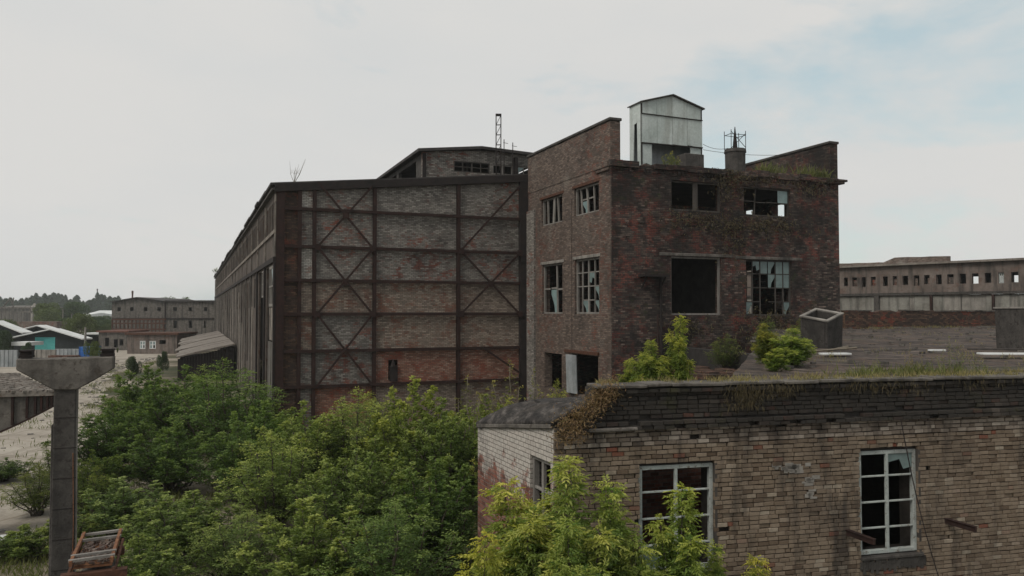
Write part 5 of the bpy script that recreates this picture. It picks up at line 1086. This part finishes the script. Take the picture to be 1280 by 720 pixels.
tag(leaves_mesh('creeper', P_, D_, rng.uniform(.08, .22, len(P_)), .05, rng.random(len(P_)) * .3, rng.random(len(P_)) * .4, M['hang']), 'dark olive scrubby growth clinging to the sooty tower front', 'creeper', kind='stuff')
# dry brown plant on the crumbled corner, vines hanging from the parapet
P_ = []; D_ = []
for k in range(2600):
    t = rr.random(); a = .08 + 1.0 * t + rr.gauss(0, .12); zt_ = ZC + .15 + .62 * t; z = zt_ + rr.gauss(0, .13) - (.32 * rr.random() if t < .5 else 0)
    p = F0 + UF * a - VF * (.12 + abs(rr.gauss(0, .09))) + UP * z; P_.append(tuple(p)); D_.append((rr.gauss(0, .8), rr.gauss(-.3, .6), rr.gauss(.15, .8)))
tag(leaves_mesh('dry_creeper', P_, D_, rng.uniform(.03, .1, len(P_)), .016, rng.random(len(P_)) * .8, rng.random(len(P_)), M['leaf_dry']), 'matted brown withered plant on the crumbled workshop corner', 'dry plant')
P_ = []; D_ = []; 
for (pc, sdv, n_v, ln) in ((925, 13, 420, .36), (965, 18, 160, .2), (1105, 30, 130, .2), (1060, 25, 70, .12), (1220, 30, 60, .15)):
    for k in range(n_v): a = fa(rr.gauss(pc, sdv)); z = ZR - rr.random() * ln * 1.3; p = F0 + UF * a - VF * rr.uniform(.16, .24) + UP * z; P_.append(tuple(p)); D_.append((rr.gauss(0, .35), rr.gauss(-.1, .15), -1))
tag(leaves_mesh('hanging_grass', P_, D_, rng.uniform(.05, .17, len(P_)), .012, rng.random(len(P_)) * .3, rng.random(len(P_)) * .5, M['hang']), 'withered grass trailing down the dark parapet face', 'hanging grass', kind='stuff')
pts = []
for (px, sdv, n_g) in ((962, 7, 26), (1026, 10, 40), (985, 14, 8), (1000, 20, 8)):
    for k in range(n_g): q_ = (rr.gauss(px, sdv) - 640) / 970; t = (4.9 - 38.1 * q_) / (.38 * q_ - .925); p = T0 + U * min(TL - .3, t) + V * rr.uniform(.0, .3); pts.append((p.x, p.y, ZT - .1, rr.uniform(.5, 1.2)))
grass_obj('cornice_grass', pts, .8, M['weed'], 'long green grass tufts on the right half of the tower cornice', wd=.02, spread=.1)
p = W(838, 195, 40.5); 
t = plume_tree('roof_shrub', 1.0, .6, 9, 14, .07, M['weed'], compound=False, per=9, seed=9, cw=.5, lowfill=.2); tag(t, 'yellow-green shrub growing at the foot of the roof hut', 'shrub'); t.location = (p.x, p.y, ZT - .1)
for ch in t.children: ch.color = (1.6, 1.5, 1.1, 1)
m = MB(); p = C0 + U * 1.0 + V * .6; p.z = ztop(1) + .1; rr = random.Random(2)
for k in range(7):
    a = rr.uniform(-.5, .6); q = [p + Vector((0, 0, 0)), p + Vector((a * .5, 0, .5)), p + Vector((a * .9 + .1, 0, .6 + rr.random() * .8))]; m.tube([q[0], q[1], q[2]], [.015, .01, .004], 4); m.tube([q[1], q[1] + Vector((rr.uniform(-.2, .2), 0, .25))], [.008, .003], 4)
tag(m.build('dead_sapling', M['twig']), 'leafless twiggy sapling on the hall roof corner', 'sapling')
tt = plume_tree('roof_shrub', 1.0, .7, 6, 12, .12, M['leaf'], compound=False, per=8, seed=12, cw=.5); tag(tt, 'small dark shrub sprouting from the far end of the hall roof edge', 'shrub'); pq = C0 + V * 108 - U * .3; tt.location = (pq.x, pq.y, ztop(0) + .1)

# rough grass, weeds and leaf litter on the ground
pts = []
rr = random.Random(55)
for k in range(5200):
    d_ = 15 + 40 * rr.random() ** 1.5; px = rr.uniform(-60, 640); p = G(px, d_)
    xe = np.interp(d_, [17, 20, 25, 30, 36, 44, 54, 68], [-16, -13.2, -13.5, -15.5, -18.5, -22.5, -28.5, -36])
    if (p.x > xe - rr.random() ** 2 * 1.6 or d_ < 18.5) and not (d_ > 41 and px > 330): pts.append((p.x, p.y, 0, rr.uniform(.4, 1.3)))
grass_obj('ground_weeds', pts, .34, M['weed'], 'rough weeds covering the ground along the road edge', 'weeds', per=9, spread=.16, wd=.03)

m = MB(); rr = random.Random(71)
for k in range(260):
    d_ = rr.uniform(20, 110); xe = np.interp(d_, [17, 20, 25, 30, 36, 44, 54, 68, 84, 110], [-16, -13.2, -13.5, -15.5, -18.5, -22.5, -28.5, -36, -43, -50]); x = xe - abs(rr.gauss(0, 1)) * rr.choice((.8, .8, 4)) ; sz = rr.uniform(.04, .13) * (1 + d_ / 120)
    m.box((x, d_, sz * .2), (sz * 1.7, sz, sz * .6), rr.random() * 3)
tag(m.build('rubble', M['concrete_pale']), 'loose stones and broken concrete scattered over the dusty road', 'rubble', kind='stuff')
pts = []
for k in range(900):
    d_ = rr.uniform(24, 100); xe = np.interp(d_, [17, 20, 25, 30, 36, 44, 54, 68, 84, 110], [-16, -13.2, -13.5, -15.5, -18.5, -22.5, -28.5, -36, -43, -50]); x = xe - rr.random() ** 2 * 9 + 1.5
    if mnoise.noise(Vector((x * .4, d_ * .2, 0))) > .05: pts.append((x, d_, 0, rr.uniform(.4, 1.2)))
grass_obj('road_weeds', pts, .4, M['weed'], 'sparse dry weeds breaking through the edge of the dusty road', 'weeds', per=8, spread=.25, wd=.04)
# far trees
def crown_tree(name, Ht, Rd, n, leaf, seed, poplar=False, mat='conifer'):
    r = np.random.default_rng(seed); root = thing(name, None, 'tree'); P = []; Sh = []
    lobes = [(0, 0, Ht * .5, Rd)] if poplar else [(r.normal() * Rd * .42, r.normal() * Rd * .42, Ht * r.uniform(.38, .8), Rd * r.uniform(.35, .6)) for _ in range(14)]
    for k in range(n):
        lx, ly, lz_, lr = lobes[k % len(lobes)]; v = r.normal(size=3); v /= np.linalg.norm(v); q = r.uniform(.55, 1.05) ** .5
        if poplar:
            h_ = r.uniform(.08, 1) ** .9; rad = Rd * (math.sin(min(1, h_ * 1.15) * math.pi) ** .55 if h_ < .87 else .5 * (1 - h_) / .13 + .05) * r.uniform(.5, 1.1); a = r.uniform(0, 6.28); P.append((rad * math.cos(a), rad * math.sin(a), h_ * Ht)); Sh.append(r.random())
        else: P.append((lx + v[0] * lr * q, ly + v[1] * lr * q, lz_ + v[2] * lr * q * .85)); Sh.append(min(1, max(0, r.random() * .5 + (k % len(lobes)) / 28)))
    D_ = r.normal(size=(n, 3)); D_[:, 2] += .6; m = MB(); m.tube([(0, 0, 0), (0.05 * Rd, 0, Ht * .4), (0, 0, Ht * .8)], [Ht * .022, Ht * .016, Ht * .005], 6)
    for i in range(0 if poplar else 6): l = lobes[i]; m.tube([(0, 0, Ht * .25), (l[0] * .5, l[1] * .5, l[2] * .7), (l[0], l[1], l[2])], [Ht * .012, Ht * .008, Ht * .003], 4)
    m.build('trunk', M['bark'], root); leaves_mesh('crown', P, D_, leaf * r.uniform(.6, 1.3, n), leaf * .6, r.random(n) * .2, np.array(Sh), M[mat], root); return root
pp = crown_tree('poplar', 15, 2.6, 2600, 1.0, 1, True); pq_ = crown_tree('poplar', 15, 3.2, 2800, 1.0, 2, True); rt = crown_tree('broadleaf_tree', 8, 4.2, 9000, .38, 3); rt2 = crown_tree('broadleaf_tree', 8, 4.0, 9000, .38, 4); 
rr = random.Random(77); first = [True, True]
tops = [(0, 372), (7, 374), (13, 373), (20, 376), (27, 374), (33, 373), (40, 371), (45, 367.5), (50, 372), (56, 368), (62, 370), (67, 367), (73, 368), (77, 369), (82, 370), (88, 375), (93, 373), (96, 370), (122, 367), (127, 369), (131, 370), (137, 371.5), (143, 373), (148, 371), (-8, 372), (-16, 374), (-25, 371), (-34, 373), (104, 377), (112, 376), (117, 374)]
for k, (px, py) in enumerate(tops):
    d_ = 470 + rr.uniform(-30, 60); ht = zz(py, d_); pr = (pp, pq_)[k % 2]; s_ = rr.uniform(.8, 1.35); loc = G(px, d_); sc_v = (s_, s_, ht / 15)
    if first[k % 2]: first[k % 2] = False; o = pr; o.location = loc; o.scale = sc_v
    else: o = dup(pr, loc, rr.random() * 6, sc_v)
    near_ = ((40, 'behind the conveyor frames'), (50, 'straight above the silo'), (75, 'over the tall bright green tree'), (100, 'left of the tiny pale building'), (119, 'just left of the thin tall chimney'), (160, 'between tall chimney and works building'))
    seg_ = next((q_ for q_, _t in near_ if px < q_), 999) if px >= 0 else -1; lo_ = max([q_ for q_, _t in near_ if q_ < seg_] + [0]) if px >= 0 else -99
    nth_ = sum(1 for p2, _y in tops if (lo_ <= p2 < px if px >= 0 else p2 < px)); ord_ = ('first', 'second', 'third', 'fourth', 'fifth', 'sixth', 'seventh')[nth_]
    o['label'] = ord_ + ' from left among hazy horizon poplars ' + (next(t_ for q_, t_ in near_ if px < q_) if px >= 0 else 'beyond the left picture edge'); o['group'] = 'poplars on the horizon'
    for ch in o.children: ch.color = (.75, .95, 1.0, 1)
fl_ = [(10, 140, 397, 1.4, 'broad olive tree behind the leftmost gabled shed', (1.7, 1.5, 1.1)), (62, 210, 377.5, 1.35, 'tall bright green tree beyond the sheds', (2.0, 1.8, 1.1)), (88, 240, 374.5, 1.3, 'dark bushy tree between the two slim far poles', (1.1, 1.2, 1)), (99, 150, 391, 1.1, 'light green tree right of the black shed roof', (2.2, 1.9, 1.2)), (112, 165, 397, 1.4, 'olive bush before the white warehouse roof', (1.7, 1.6, 1.1)),
       (130, 190, 394, 1.5, 'dark hedge-like tree left of the grey works building', (1.2, 1.3, 1)), (82, 180, 396, 1.2, 'low tree behind the black shed ridge', (1.3, 1.4, 1)), (2, 100, 411, 1.1, 'dark bush against the left picture edge by the silver fence', (.8, .9, .8)), (118, 84, 424, .5, 'small bush between the blue container and the road', (2.0, 1.8, 1)), (36, 97, 427, .7, 'grey-green bush under the small awning', (.9, 1.1, 1)), (215, 260, 369, 1.2, 'green treetop showing above the grey works roof', (1.6, 1.6, 1.1)),
       (-20, 140, 395, 1.4, 'olive tree beyond the left picture edge', (1.4, 1.4, 1)), (148, 118, 434, .35, 'tiny bush before the grey outbuilding', (1.6, 1.5, 1)), (205, 78, 428 + 10, .5, 'shrub at the outer corner of the lean-to roof', (1.0, 1.1, .9)), (168, 70, 443, .55, 'shrub on the road verge below the brown brick house', (1.0, 1.05, .8))]
for k, (px, d_, py, s_, lb_, ti) in enumerate(fl_):
    pr = (rt, rt2)[k % 2]; ht = zz(py, d_); loc = G(px, d_); sv = (s_ * ht / 13, s_ * ht / 13, ht / 8)
    if k < 2: o = pr; o.location = loc; o.scale = sv
    else: o = dup(pr, loc, k * 1.3, sv)
    o['label'] = lb_; o['group'] = 'trees around the far yard'
    for ch in o.children: ch.color = (*ti, 1)

# ------------------------------------------------------------ air
m = MB(); m.box((0, 350, 12), (1840, 1840, 26)); hz = m.build('haze', M['steel'], uv=False); hz.data.materials.clear()
hm = bpy.data.materials.new('haze_air'); hm.use_nodes = True; hm.node_tree.nodes.clear(); pv = hm.node_tree.nodes.new('ShaderNodeVolumePrincipled'); ho = hm.node_tree.nodes.new('ShaderNodeOutputMaterial')
pv.inputs['Color'].default_value = (.9, .94, .96, 1); pv.inputs['Density'].default_value = .0003; pv.inputs['Anisotropy'].default_value = .2; hm.node_tree.links.new(pv.outputs[0], ho.inputs['Volume'])
hz.data.materials.append(hm); tag(hz, 'thin pale air haze', 'haze', kind='stuff')
S.cycles.volume_bounces = 1; S.cycles.max_bounces = 6; S.cycles.transparent_max_bounces = 12
